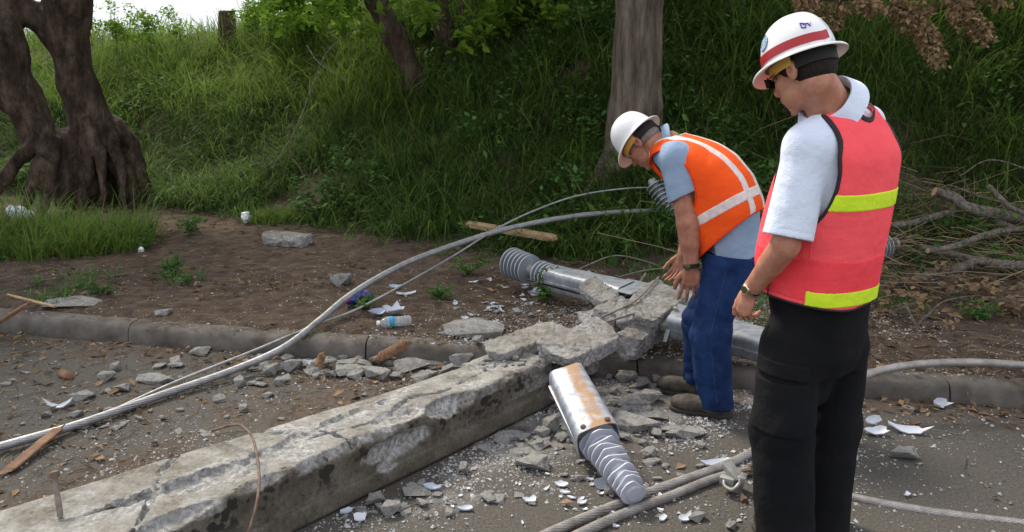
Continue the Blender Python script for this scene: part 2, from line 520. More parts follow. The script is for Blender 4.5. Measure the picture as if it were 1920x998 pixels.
# ------------------------------------------------------------------ grass
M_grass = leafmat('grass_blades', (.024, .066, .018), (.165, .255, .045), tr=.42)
M_weed = leafmat('weed_leaves', (.024, .075, .016), (.11, .22, .05), tr=.35)
M_dead = leafmat('dead_leaves', (.13, .080, .042), (.38, .26, .15), tr=.25, rough=.8)
def blades(P, L, W, az, lean, droop, val, ns=5):
    """arching strips, all arrays of length N"""
    N = len(P); t = np.linspace(0, 1, ns + 1)
    d = np.stack([np.cos(az), np.sin(az)], 1)
    ang = lean[:, None] + droop[:, None] * t[None] ** 1.4          # from vertical
    ds = (L / ns)[:, None]
    hx = np.cumsum(np.sin(ang) * ds, 1) - np.sin(ang[:, :1]) * ds; hz = np.cumsum(np.cos(ang) * ds, 1) - np.cos(ang[:, :1]) * ds
    C = P[:, None, :] + np.stack([hx * d[:, :1], hx * d[:, 1:], hz], 2)
    w = W[:, None] * (1 - t ** 2.2)[None] * .5 + .0004
    wa = az + np.pi / 2 + np.random.default_rng(3).normal(0, .35, N)
    s_ = np.stack([np.cos(wa), np.sin(wa), 0 * wa], 1)[:, None, :] * w[:, :, None]
    V = np.stack([C - s_, C + s_], 2).reshape(N, -1, 3)
    k = np.arange(ns) * 2; q = np.stack([k, k + 1, k + 3, k + 2], 1)
    F = (q[None] + (np.arange(N) * 2 * (ns + 1))[:, None, None]).reshape(-1, 4)
    return V.reshape(-1, 3), F, np.repeat(val, 2 * (ns + 1))
def tufts(cx, cy, nper, Lm, spread, Wm, seed, zf=ground, leanm=.25, droopm=1.5, val0=.4, valr=.25):
    r = np.random.default_rng(seed); N = len(cx)
    idx = np.repeat(np.arange(N), nper); n = len(idx)
    a = r.uniform(0, 2 * np.pi, n); rr = spread * np.sqrt(r.uniform(0, 1, n))
    x = cx[idx] + rr * np.cos(a); y = cy[idx] + rr * np.sin(a); z = zf(x, y) - .01
    Lc = Lm * r.uniform(.65, 1.3, N) * (1 + .35 * vn(np.stack([cx, cy, 0 * cx], 1) * 1.3, 44)); L = Lc[idx] * r.uniform(.45, 1.15, n)
    az = a + r.normal(0, .7, n)
    vc = val0 + r.normal(0, valr * .55, N); val = np.clip(vc[idx] + r.normal(0, valr, n), 0, 1)
    return blades(np.stack([x, y, z], 1), L, Wm * r.uniform(.6, 1.3, n), az, np.abs(r.normal(leanm, .18, n)), np.abs(r.normal(droopm, .45, n)), val)
def vis(x, y, m=1.45, z=1.):
    return np.abs(x) < y * .64 * m + .4
def scatter(n, x0, x1, y0, y1, seed, cond):
    r = np.random.default_rng(seed); x = r.uniform(x0, x1, n); y = r.uniform(y0, y1, n); k = cond(x, y); return x[k], y[k]
GV, GF, GA, gn = [], [], [], 0
def addg(t):
    global gn
    V, F, A = t; GV.append(V); GF.append(F + gn); GA.append(A); gn += len(V)
dens = 1.0
x, y = scatter(19500, -14, 12.5, 5.2, 14.5, 1, lambda x, y: (y > foot_y(x) + .05 + .35 * vn(np.stack([x, y, 0 * x], 1) * 1.7, 9)) & vis(x, y) & (fbm(np.stack([x, y, 0 * x], 1) * 2.2, 2, 19) > -.36) & ~((x > 2.1) & (x < 6) & (y < foot_y(x) + 1.15) & (vn(np.stack([x, y, 0 * x], 1) * 3, 21) > -.45)))
nm = np.clip((22 - y * .9), 7, 18).astype(int)
e = y - foot_y(x)
addg(tufts(x[e < 2.2], y[e < 2.2], 20, .62, .15, .0105, 2, droopm=1.9, valr=.24))
hi = (e >= 2.2) & (x < -1.5 + .5 * np.sin(y * 3)); addg(tufts(x[hi], y[hi], 17, .70, .17, .0115, 33, droopm=1.6, val0=.86, valr=.2))  # upper-left bank gets paler, yellower blades: sunlight painted into the grass colour
e = np.where(hi, -9, e)
x, y, e = x[e > -9], y[e > -9], e[e > -9]
addg(tufts(x[e >= 2.2], y[e >= 2.2], 16, .80, .16, .0125, 3, droopm=1.7, val0=.5, valr=.24))
# taller, lighter stems on the crest
x, y = scatter(2900, -14, 12, 10, 18.8, 5, lambda x, y: (y - foot_y(x) > 4.0) & (y - foot_y(x) < 8) & vis(x, y))
addg(tufts(x, y, 20, .62, .2, .011, 6, leanm=.2, droopm=1.0, val0=.85))
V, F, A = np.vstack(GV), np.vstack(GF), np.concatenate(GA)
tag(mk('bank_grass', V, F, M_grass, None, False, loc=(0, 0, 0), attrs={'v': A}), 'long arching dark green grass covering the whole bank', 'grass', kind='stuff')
GV, GF, GA, gn = [], [], [], 0
# broad-leaved weeds mixed into the grass, and sparse sprouts on the dirt
def wleaf(C, n, rad, size, seed, val0):
    r = np.random.default_rng(seed); k = len(C); idx = np.repeat(np.arange(k), n); N = len(idx)
    P = C[idx] + r.normal(0, 1, (N, 3)) * rad * np.array([.5, .5, .4]); a = r.uniform(0, 6.28, N); D = np.stack([np.cos(a), np.sin(a), r.normal(-.1, .4, N)], 1); S_ = np.stack([-np.sin(a), np.cos(a), r.normal(0, .3, N)], 1)
    L = size * r.uniform(.5, 1.4, N)[:, None]; W = L * .3
    V = np.stack([P, P + D * L * .4 + S_ * W, P + D * L, P + D * L * .4 - S_ * W], 1); F = np.arange(N)[:, None] * 4 + np.arange(4)[None]
    return V.reshape(-1, 3), F, np.repeat(np.clip(val0 + r.normal(0, .25, N), 0, 1), 4)
x, y = scatter(4600, -11, 11, 5.2, 13, 51, lambda x, y: (y > foot_y(x) - .25) & (y < foot_y(x) + 3.5) & vis(x, y) & (fbm(np.stack([x, y, 0 * x], 1) * .9, 3, 52) > .08))
rz = np.random.default_rng(3).uniform(.08, .55, len(x)) * np.clip(y - foot_y(x) + .5, .25, 1)
V, F, A = wleaf(np.stack([x, y, ground(x, y) + rz], 1), 24, .14, .070, 53, .5)
tag(mk('bank_weeds', V, F, M_weed, None, False, loc=(0, 0, 0), attrs={'v': A}), 'broad-leaved weeds growing through the grass along the foot of the bank', 'weeds', kind='stuff')
x, y = scatter(2600, -8, 6, 4.6, 10, 61, lambda x, y: (y > kerb_y(x) + .3) & (y < foot_y(x) + .3) & vis(x, y) & (fbm(np.stack([x, y, 0 * x], 1) * 1.1, 3, 62) + np.clip(1 - (foot_y(x) - y) / 1.3, 0, 1) * .55 - .10 > .20))
t = tufts(x, y, 12, .16, .05, .0055, 63, val0=.6, droopm=1.2, leanm=.5); t2 = wleaf(np.stack([x[::2], y[::2], ground(x[::2], y[::2]) + .03], 1), 9, .06, .032, 64, .55)
tag(mk('verge_sprouts', np.vstack([t[0], t2[0]]), np.vstack([t[1], t2[1] + len(t[0])]), M_weed, None, False, loc=(0, 0, 0), attrs={'v': np.concatenate([t[2], t2[2]])}), 'thin patches of short grass and seedlings on the dirt verge', 'grass', kind='stuff')
x, y = scatter(1300, -10, 9, 5.5, 14, 71, lambda x, y: (y > foot_y(x) + .2) & vis(x, y))
t = tufts(x, y, 3, .75, .08, .006, 73, droopm=.9, leanm=.3)
M_stalk = leafmat('dead_stalks', (.09, .065, .035), (.32, .26, .15), tr=.1, rough=.8)
tag(mk('dead_stalks', t[0], t[1], M_stalk, None, False, loc=(0, 0, 0), attrs={'v': t[2]}), 'dry straw-coloured stalks standing among the bank grass', 'grass', kind='stuff')
# grass tuft in front of the big tree, small ones on the verge
def disc(cx, cy, rx, ry, n, seed):
    r = np.random.default_rng(seed); a = r.uniform(0, 6.283, n); q = np.sqrt(r.uniform(0, 1, n)); return cx + rx * q * np.cos(a), cy + ry * q * np.sin(a)
for (px, py, z, rx, ry, n, L, lab) in [(90, 455, .2, .95, .50, 110, .50, 'bright green grass clump growing in front of the big gnarled tree roots'), (520, 415, .2, .32, .16, 22, .27, 'small grass clump behind the concrete block on the dirt verge'),
                                  (440, 370, .25, .55, .25, 38, .34, 'rounded grass clump at the foot of the bank right of the twisted roots')]:
    c = U(px, py, z=z); x, y = disc(c[0], c[1], rx, ry, n, int(px)); t = tufts(x, y, 34, L, .12, .0075, int(px) + 1, val0=.72, droopm=1.2)
    tag(mk('grass_clump', t[0], t[1], M_grass, None, False, attrs={'v': t[2]}), lab, 'grass')
# ------------------------------------------------------------------ trees
def bark(name, c1, c2, c3, stretch=.25, sc=9):
    def ex(m, nt, b, t, last):
        n, l = nt.nodes, nt.links
        mp_ = n.new('ShaderNodeMapping'); mp_.inputs['Scale'].default_value = (1, 1, stretch); l.new(t.outputs['Object'], mp_.inputs['Vector'])
        def nz(s_, d_=8):
            x = n.new('ShaderNodeTexNoise'); x.inputs['Scale'].default_value = s_; x.inputs['Detail'].default_value = d_; x.inputs['Roughness'].default_value = .68; l.new(mp_.outputs['Vector'], x.inputs['Vector']); return x.outputs['Fac']
        r = n.new('ShaderNodeValToRGB'); l.new(nz(sc), r.inputs['Fac']); e = r.color_ramp.elements
        e[0].position = .32; e[0].color = (*c1, 1); e[1].position = .72; e[1].color = (*c3, 1); k = e.new(.5); k.color = (*c2, 1)
        l.new(r.outputs['Color'], b.inputs['Base Color'])
        vo = n.new('ShaderNodeTexVoronoi'); vo.feature = 'DISTANCE_TO_EDGE'; vo.inputs['Scale'].default_value = sc * 2.2; l.new(mp_.outputs['Vector'], vo.inputs['Vector'])
        b0 = n.new('ShaderNodeBump'); b0.inputs['Strength'].default_value = .8; b0.inputs['Distance'].default_value = .03; l.new(vo.outputs['Distance'], b0.inputs['Height'])
        bp = n.new('ShaderNodeBump'); l.new(b0.outputs['Normal'], bp.inputs['Normal']); bp.inputs['Strength'].default_value = 1; bp.inputs['Distance'].default_value = .06; l.new(nz(sc * 3, 12), bp.inputs['Height']); l.new(bp.outputs['Normal'], b.inputs['Normal'])
    return mat(name, c2, .9, spec=.15, extra=ex)
M_bark1 = bark('bark_dark', (.016, .011, .008), (.066, .045, .033), (.17, .125, .092), .45, 8)
M_bark2 = bark('bark_pale', (.070, .054, .042), (.19, .15, .12), (.33, .275, .225), .16, 12)
M_bark3 = bark('bark_brown', (.035, .022, .016), (.10, .068, .050), (.18, .135, .105), .25, 10)
M_leaf = leafmat('tree_leaves', (.028, .075, .012), (.19, .32, .035), tr=.5)
M_branch = bark('bark_grey_branch', (.11, .09, .075), (.29, .25, .215), (.48, .44, .40), .5, 25)
def px(l): return [U(a, b, Y=y) for a, b, y in l]
def barkpost(amp, fr, zs, seed):
    def f(P, d):
        q = P * np.array([fr, fr, fr * zs])
        return d + amp * (1 - 2 * np.abs(vn(q, seed))) + amp * .5 * vn(q * 2.3, seed + 1) + amp * .8 * vn(P * 1.7, seed + 2)
    return f
def leaves(C, n, rad, size, seed, flat=.8, val0=.5, drop=.0, sx=.5):
    """leaf-shaped folded faces scattered in clumps. C (k,3) clump centres, rad clump radius"""
    r = np.random.default_rng(seed); C = np.asarray(C); k = len(C); idx = np.repeat(np.arange(k), n); N = len(idx)
    g = r.normal(0, 1, (N, 3)); g /= np.linalg.norm(g, axis=1)[:, None]
    P = C[idx] + g * (rad * r.uniform(.2, 1, N) ** .6)[:, None] * np.array([1, 1, flat])
    D = r.normal(0, 1, (N, 3)); D[:, 2] = D[:, 2] * .45 - drop; D /= np.linalg.norm(D, axis=1)[:, None]
    S = np.cross(D, r.normal(0, .5, (N, 3)) + np.array([0, 0, 1.])); S /= np.linalg.norm(S, axis=1)[:, None] + 1e-9
    Nn = np.cross(S, D); L = size * r.uniform(.6, 1.3, N)[:, None]; Wd = L * sx * .5
    V = np.stack([P, P + D * L * .35 + S * Wd + Nn * L * .07, P + D * L * .72 + S * Wd * .75 + Nn * L * .05, P + D * L - Nn * L * .06,
                  P + D * L * .72 - S * Wd * .75 + Nn * L * .05, P + D * L * .35 - S * Wd + Nn * L * .07], 1).reshape(-1, 3)
    b = np.arange(N)[:, None] * 6
    F = np.concatenate([b + np.array([[0, 1, 2, 3]]), b + np.array([[0, 3, 4, 5]])], 0)
    vc = np.clip(val0 + r.normal(0, .18, k), 0, 1)
    return V, F, np.repeat(np.clip(vc[idx] + r.normal(0, .16, N), 0, 1), 6)
def crown(par, cen, rx, ry, rz, nc, seed, nl=90, size=.11, crad=.42, name='crown', lim=None):
    r = np.random.default_rng(seed); g = r.normal(0, 1, (nc * 2, 3)); g /= np.linalg.norm(g, axis=1)[:, None]
    C = np.array(cen) + g * (r.uniform(.25, 1, nc * 2) ** .5)[:, None] * np.array([rx, ry, rz])
    if lim is not None: C = C[lim(C)]
    C = C[:nc]
    V, F, A = leaves(C, nl, crad, size, seed + 1)
    return mk(name, V, F, M_leaf, par, False, attrs={'v': A}), C
def limbs(P0, C, r0, seed, n=14):
    r = np.random.default_rng(seed); parts = []
    for i in r.choice(len(C), min(n, len(C)), replace=False):
        m_ = (P0 + C[i]) / 2 + r.normal(0, .25, 3); m_[2] += .2
        p = spline([P0, m_, C[i]], 6); parts.append(sweep(p, np.linspace(r0, .015, len(p)), 7))
    return merge(parts)
above = lambda C: C[:, 2] > CAMH + C[:, 1] * .115 + .55       # crowns start above the top of the view
# the old gnarled tree on the left
YF = 9.6
tr1 = root('gnarled_tree', 'massive dark gnarled tree with arching limb, fused stems and thick buttress roots at the left', 'tree', U(140, 370, Y=YF) * [1, 1, 0] + [0, 0, .3])
K = .00628
def q(l): return [U(a, b, Y=YF + y) for a, b, y in l], None
P = []
def ch(l, rs): P.extend(chain([U(a, b, Y=YF + y) for a, b, y in l], [r_ * K for r_ in rs]))
ch([(120, -260, .1), (118, -120, 0), (124, 0, 0), (138, 90, 0), (150, 170, 0), (168, 235, 0), (186, 282, 0)], [44, 44, 40, 31, 31, 38, 44])
ch([(-230, -330, .3), (-150, -190, .1), (-60, -60, -.1), (15, 4, -.1), (74, 34, -.05), (116, 88, 0), (136, 160, 0)], [26, 28, 30, 28, 26, 24, 26])
ch([(-260, -260, -.6), (-150, -80, -.5), (-40, 60, -.4), (8, 118, -.4), (44, 190, -.35), (72, 246, -.3), (82, 275, -.3)], [30, 36, 40, 38, 36, 34, 32])
ch([(15, 10, -.1), (12, 70, -.3), (30, 120, -.4)], [30, 26, 30])
ch([(72, 255, -.4), (46, 290, -.55), (10, 335, -.7), (-40, 392, -.9)], [19, 14, 12, 9])
ch([(84, 265, -.45), (72, 310, -.65), (58, 360, -.85), (45, 392, -1.0)], [16, 11, 10, 8])
ch([(100, 265, -.4), (98, 320, -.6), (86, 372, -.8), (76, 405, -1.0)], [16, 10, 10, 8])
ch([(118, 260, -.2), (122, 330, -.4), (120, 380, -.5)], [26, 18, 14])
ch([(150, 290, -.1), (160, 345, -.2), (150, 375, -.3)], [40, 30, 20])
ch([(215, 240, .1), (246, 268, .1), (260, 305, .05), (272, 345, .0), (285, 385, -.1)], [24, 18, 13, 12, 9])
ch([(190, 290, -.1), (214, 312, -.2), (226, 345, -.3)], [34, 12, 8])
ch([(186, 285, .1), (192, 350, .05), (195, 400, .0)], [38, 28, 28])
ch([(168, 235, -.15), (163, 300, -.3), (152, 372, -.5), (146, 400, -.6)], [20, 15, 12, 9])
ch([(200, 250, -.1), (224, 305, -.25), (230, 370, -.4), (238, 400, -.5)], [18, 13, 10, 8])
ch([(178, 260, -.25), (190, 320, -.4), (192, 385, -.55)], [16, 12, 10])
ch([(235, 300, 0), (240, 345, -.15), (246, 385, -.3)], [20, 12, 10])
sdfobj('trunk', P, .022, M_bark1, tr1, k=.04, post=barkpost(.034, 5.5, .35, 41), margin=.06)
cc = U(60, 0, Y=9.8)
c_, C = crown(tr1, (cc[0] - 2.6, 9.0, 5.8), 2.6, 2.4, 2.0, 120, 21, 95, .13, .5, lim=above)
V, F = limbs(U(118, -240, Y=9.7), C, .16, 3); mk('limb', V, F, M_bark1, tr1)
# the pale straight trunk behind the bending man
YP = 8.1; K = .00533; P = []
tr2 = root('pale_tree', 'tall straight tree with pale grey-brown bark and a dark seam, behind the bending man', 'tree', U(1185, 340, Y=YP) * [1, 1, 0] + [0, 0, .6])
def ch2(l, rs): P.extend(chain([U(a, b, Y=YP + y) for a, b, y in l], [r_ * K for r_ in rs]))
ch2([(1196, -420, .2), (1192, 0, 0), (1182, 200, 0), (1172, 300, 0), (1166, 370, 0)], [36, 38, 40, 43, 50])
ch2([(1234, -420, .2), (1229, 0, .03), (1226, 200, .05), (1222, 330, .1)], [14, 15, 15, 20])
ch2([(1155, 275, -.1), (1128, 320, -.25), (1102, 360, -.4), (1108, 400, -.5)], [18, 12, 9, 7])
ch2([(1160, 320, -.2), (1140, 375, -.4)], [30, 18])
sdfobj('trunk', P, .018, M_bark2, tr2, k=.035, post=barkpost(.014, 7, .22, 51), margin=.04)
c_, C = crown(tr2, (1.9, 7.9, 5.9), 3.0, 2.4, 1.9, 170, 31, 95, .12, .5, lim=above)
V, F = limbs(U(1192, -400, Y=8.3), C, .13, 5); mk('limb', V, F, M_bark2, tr2)
# two leaning trees on the crest with leaves hanging into view
for (lab, l, rs, Y0, cen, seed, hang) in [
    ('leaning dark tree on the crest of the bank, left of the pair of leaning trunks', [(665, -160, 0), (705, 0, 0), (735, 62, 0), (772, 135, 0), (790, 190, 0)], [20, 22, 22, 24, 27], 10.6, (-3.2, 10.8, 5.5), 61, [(650, 15), (600, 25), (760, 10), (700, 45), (560, 8), (620, -10), (520, 20)]),
    ('leaning brown tree on the crest of the bank, right of the pair of leaning trunks', [(800, -160, 0), (820, 0, 0), (836, 60, 0), (852, 120, 0), (858, 170, 0)], [15, 18, 18, 20, 22], 11.0, (-.4, 11.2, 5.6), 71, [(800, 30), (870, 20), (930, 35), (990, 25), (900, 60), (1050, 20), (960, 5), (880, 85), (1090, 35), (840, 0), (1020, 60)])]:
    tr = root('leaning_tree', lab, 'tree', U(l[-1][0], l[-1][1], Y=Y0)); K = Y0 / 1536
    P = chain([U(a, b, Y=Y0 + y) for a, b, y in l], [r_ * K * .93 for r_ in rs])
    sdfobj('trunk', P, .02, M_bark3, tr, k=.05, post=barkpost(.02, 6, .3, seed), margin=.05)
    r_ = np.random.default_rng(seed)
    H = np.array([U(a + r_.normal(0, 14), b + r_.normal(0, 10) - 8, Y=Y0 + r_.uniform(-1.2, .6)) for a, b in hang for _ in range(3)])
    H = H[[not any(abs(h_[0] * FPX / (h_[1] * _c) + 960 - (lx + 10)) < 34 for lx in (720, 835)) for h_ in H]]
    V, F, A = leaves(H, 46, .27, .13, seed + 3, val0=.62, drop=.3)
    mk('low_foliage', V, F, M_leaf, tr, False, attrs={'v': A})
    top = U(l[0][0], l[0][1], Y=Y0)
    V, F = merge([sweep(spline([top, (top + h) / 2 + [0, 0, .35], h], 6), np.linspace(.035, .006, 13), 6) for h in H[::3]]); mk('twig', V, F, M_bark3, tr)
    c_, C = crown(tr, cen, 2.8, 2.2, 1.7, 130, seed + 7, 90, .12, .5, lim=above)
    V, F = limbs(top, C, .09, seed); mk('limb', V, F, M_bark3, tr)
# right side: trees whose crowns shade the bank, trunks out of the picture on the right
tr = root('shade_tree', 'tree beyond the right edge whose low leafy crown hangs over the bank', 'tree', (6.6, 8.2, 1.6))
P = chain([(6.6, 8.2, 1.2), (6.5, 8.3, 3.2), (6.2, 8.4, 4.6)], [.26, .2, .14])
sdfobj('trunk', P, .03, M_bark3, tr, k=.05, post=barkpost(.02, 6, .3, 88), margin=.05)
c_, C = crown(tr, (5.2, 8.3, 5.4), 3.2, 2.6, 1.8, 170, 91, 95, .12, .5, lim=above)
V, F = limbs(np.array([6.2, 8.4, 4.5]), C, .12, 6); mk('limb', V, F, M_bark3, tr)
# sawn stump on the crest
st = root('tree_stump', 'short weathered grey stump standing on the grassy crest under the sky', 'stump', U(425, 62, Y=14.2))
ts = U(425, 20, Y=14.2)
sdfobj('trunk', chain([U(427, 110, Y=14.2), ts], [.17, .14]), .02, M_bark3, st, k=.02, post=lambda P, d: np.maximum(d + .02 * (1 - 2 * np.abs(vn(P * [9, 9, 2], 4))), P[:, 2] - ts[2] + .04 * vn(P * 6, 2)), margin=.04)
# hanging dead branch with brown leaves at the top right
db = root('dead_branch', 'broken branch of dry orange-brown leaves hanging at the top right over the dark grass', 'branch', U(1700, 0, Y=6.6))
r_ = np.random.default_rng(5); tw = []; H = []
main = spline(px([(2010, -120, 6.9), (1900, -60, 6.8), (1780, -22, 6.7), (1660, -8, 6.6), (1560, 0, 6.5), (1490, -12, 6.5)]), 8)
tw.append(sweep(main, np.linspace(.03, .008, len(main)), 7))
for (a, b, c, d) in [(1540, 0, 1525, 38), (1580, -5, 1560, 52), (1620, -5, 1640, 20), (1680, -8, 1705, 55), (1705, 20, 1745, 98), (1740, -10, 1722, 75), (1770, -15, 1800, 40), (1810, -30, 1835, 62), (1700, 0, 1690, 30), (1850, -40, 1880, 8), (1800, 10, 1850, 78), (1745, 60, 1762, 122), (1640, -8, 1610, 15), (1500, -10, 1515, 12)]:
    y0 = 6.6 + r_.uniform(-.15, .15); s_ = spline([U(a, b, Y=y0), U((a + c) / 2 + r_.normal(0, 6), (b + d) / 2 - 4, Y=y0 - .05), U(c, d, Y=y0 - .05)], 6)
    tw.append(sweep(s_, np.linspace(.008, .003, len(s_)), 5)); H += [s_[i] for i in range(3, len(s_), 2)]
V, F = merge(tw); mk('branch_wood', V, F, M_bark3, db)
V, F, A = leaves(np.array(H), 36, .10, .044, 8, val0=.62, drop=.8, sx=.62); mk('dry_leaves', V, F, M_dead, db, False, attrs={'v': A})
# broad-leaved plants on the crest and at the foot of the bank
def weed(p, h, spread, n, seed, lab, size=.05, m=None, cat='weed'):
    r = np.random.default_rng(seed); st_ = []; C = []
    w = root('weed_plant', lab, cat, p)
    for i in range(max(4, int(n * .6))):
        a = r.uniform(0, 6.28); e = np.array([math.cos(a) * spread * r.uniform(.3, 1), math.sin(a) * spread * r.uniform(.3, 1), h * r.uniform(.5, 1.1)])
        s_ = spline([p, p + e * [.4, .4, .65], p + e], 4); st_.append(sweep(s_, .0022, 4)); C += [s_[j] for j in range(2, len(s_), 2)]
    V, F = merge(st_); mk('stem', V, F, M_weed, w, attrs={'v': np.full(len(V), .5)})
    V, F, A = leaves(np.array(C), 4, size * .9, size * .9, seed + 1, val0=.62, sx=.55); mk('foliage', V, F, m or M_weed, w, False, attrs={'v': A})
for i, (a, b, h, s_, n, sz, lab) in enumerate([
    (322, 515, .14, .10, 12, .045, 'small green weed alone on bare dirt, left of the two weeds below the concrete block'),
    (355, 440, .20, .22, 20, .05, 'sprawling leafy weed on the dirt left of the small grass clump'),
    (270, 470, .12, .12, 10, .04, 'low weed on the dirt beside the bright grass clump near the tree'),
    (352, 535, .08, .08, 8, .035, 'tiny weed sprig on the dirt above the kerb at left'),
    (190, 550, .07, .12, 10, .04, 'flat weed patch just behind the kerb near the left edge'),
    (700, 395, .26, .22, 22, .06, 'broad-leaved weed at the foot of the bank above the dirt verge'),
    (780, 385, .28, .16, 18, .06, 'broad-leaved weed growing in the grass left of the wooden plank'),
    (620, 400, .22, .18, 16, .05, 'leafy weed at the grass edge above the concrete block'),
    (820, 560, .08, .13, 14, .04, 'low feathery weed on the verge right of the patterned bag'),
    (680, 580, .07, .12, 12, .04, 'low green weed growing under the patterned bag'),
    (1020, 568, .24, .09, 16, .055, 'upright leafy weed in front of the far metal housing'),
    (880, 515, .12, .2, 18, .04, 'dry thin weed left of the far ribbed insulator'),
    (1110, 440, .2, .2, 18, .05, 'leafy weed beside the right end of the wooden plank'),
    (1890, 520, .2, .22, 26, .045, 'green leafy sprig between the fallen branches at the right edge'),
    (1840, 600, .1, .15, 14, .04, 'small green sprig in the leaf litter right of the pink vest'),
    (1690, 470, .22, .18, 18, .04, 'green weed next to the pink vest and the half hidden insulator'),
    (960, 340, .3, .3, 24, .07, 'broad-leaved bush low on the bank left of the pale tree'),
    (1290, 600, .0, .0, 0, .0, '')]):
    if not n: continue
    p = U(a, b, z=.2)
    for _ in range(6): p = U(a, b, z=float(ground(p[0], p[1])))
    weed(p, h, s_, n, 200 + i, lab, sz)
# leafy bushes on the skyline
for i, (a, b, Y0, rx, n, lab) in enumerate([(245, 40, 14.2, 1.1, 16, 'sunlit leafy bush on the crest right of the gnarled tree'), (560, 25, 12.5, .7, 18, 'leafy bush on the crest between the stump and the leaning trees'), (480, 18, 13.6, .4, 8, 'small bush on the crest right of the stump')]):
    c = U(a, b, Y=Y0); bu = root('crest_bush', lab, 'bush', c - [0, 0, .35]); r = np.random.default_rng(i + 40)
    C = c + r.normal(0, .45, (n * 4, 3)) * [rx, .5, .32] - [0, 0, .08]
    V, F, A = leaves(C, 40, .13, .06, i + 7, val0=.75); mk('foliage', V, F, M_leaf, bu, False, attrs={'v': A})
    V, F = merge([sweep([k_ - [0, 0, .22], k_], [.005, .003], 5) for k_ in C[::3]]); mk('stem', V, F, M_bark3, bu)
# ------------------------------------------------------------------ people
def skinmat(name, c, c2):
    return mat(name, c, .52, col2=c2, nscale=26, bump=.45, bscale=160, bdist=.003, sss=.10, spec=.4, nthr=(.3, .6))
M_skin1 = skinmat('skin_tan', (.50, .26, .175), (.40, .165, .105))
M_skin2 = skinmat('skin_brown', (.40, .20, .13), (.29, .12, .075))
M_hair = mat('hair_dark', (.010, .007, .006), .75, spec=.2, col2=(.028, .019, .014), nscale=120, bump=.8, bscale=350, bdist=.003)
M_lens = mat('dark_lens', (.01, .01, .012), .08)
M_steel = mat('watch_steel', (.35, .34, .30), .3, metal=1)
M_gold = mat('ring_metal', (.8, .66, .42), .2, metal=1)
M_dial = mat('watch_dial', (.05, .06, .03), .15)
M_yel = mat('yellow_band', (.62, .40, .09), .5)
M_tape = mat('red_tape', (.36, .010, .016), .4)
M_white = mat('helmet_white', (.80, .81, .83), .25, coat=.4, col2=(.73, .73, .74), nscale=9)
M_white2 = mat('helmet_white_worn', (.70, .71, .74), .35, coat=.2, col2=(.60, .60, .62), nscale=9)
M_under = mat('helmet_inside', (.78, .58, .46), .5)
M_blue = mat('logo_blue', (.05, .05, .38), .4)
M_seal = mat('seal_blue', (.10, .28, .42), .4, col2=(.45, .50, .48), nscale=120, nthr=(.45, .55))

def weave(m, nt, b, t, last):
    n, l = nt.nodes, nt.links
    w = n.new('ShaderNodeTexVoronoi'); w.inputs['Scale'].default_value = 330
    l.new(t.outputs['Object'], w.inputs['Vector'])
    x = n.new('ShaderNodeTexNoise'); x.inputs['Scale'].default_value = 14; x.inputs['Detail'].default_value = 3
    l.new(t.outputs['Object'], x.inputs['Vector'])
    b1 = n.new('ShaderNodeBump'); b1.inputs['Strength'].default_value = .3; b1.inputs['Distance'].default_value = .003
    l.new(w.outputs['Distance'], b1.inputs['Height'])
    b2 = n.new('ShaderNodeBump'); b2.inputs['Strength'].default_value = .55; b2.inputs['Distance'].default_value = .022
    l.new(x.outputs['Fac'], b2.inputs['Height']); l.new(b1.outputs['Normal'], b2.inputs['Normal'])
    l.new(b2.outputs['Normal'], b.inputs['Normal'])
def cloth(name, c, c2, rough=.85, ns=5, sheen=0):
    m = mat(name, c, rough, spec=.2, col2=c2, nscale=ns, extra=weave)
    if sheen: m.node_tree.nodes['Principled BSDF'].inputs['Sheen Weight'].default_value = sheen
    return m
M_shirt1 = cloth('shirt_white', (.70, .76, .90), (.63, .69, .84))
M_shirt2 = cloth('shirt_blue', (.26, .36, .50), (.22, .31, .44))
M_pink = cloth('vest_pink', (1.0, .110, .130), (.97, .095, .115))
M_orng = cloth('vest_orange', (.88, .105, .012), (.80, .085, .010))
M_lime = cloth('tape_lime', (.66, .88, .03), (.60, .80, .03), .6)
M_silv = cloth('tape_silver', (.74, .68, .66), (.60, .53, .52), .45, 40)
M_pipe = mat('piping_black', (.02, .012, .018), .8)
M_troub = cloth('trousers_black', (.0035, .004, .006), (.0075, .0075, .009), .92, 3)
M_boot = mat('boot_leather', (.035, .029, .024), .8, col2=(.095, .080, .064), nscale=18, bump=.4, bscale=90)
M_sole = mat('boot_sole', (.03, .028, .027), .85)
M_shoe = mat('shoe_black', (.02, .02, .021), .5)
def jeans_extra(m, nt, b, t, last):
    weave(m, nt, b, t, last)
M_jean = mat('jeans_blue', (.006, .018, .068), .9, spec=.15, col2=(.018, .050, .150), nscale=9, nthr=(.38, .75), extra=jeans_extra)

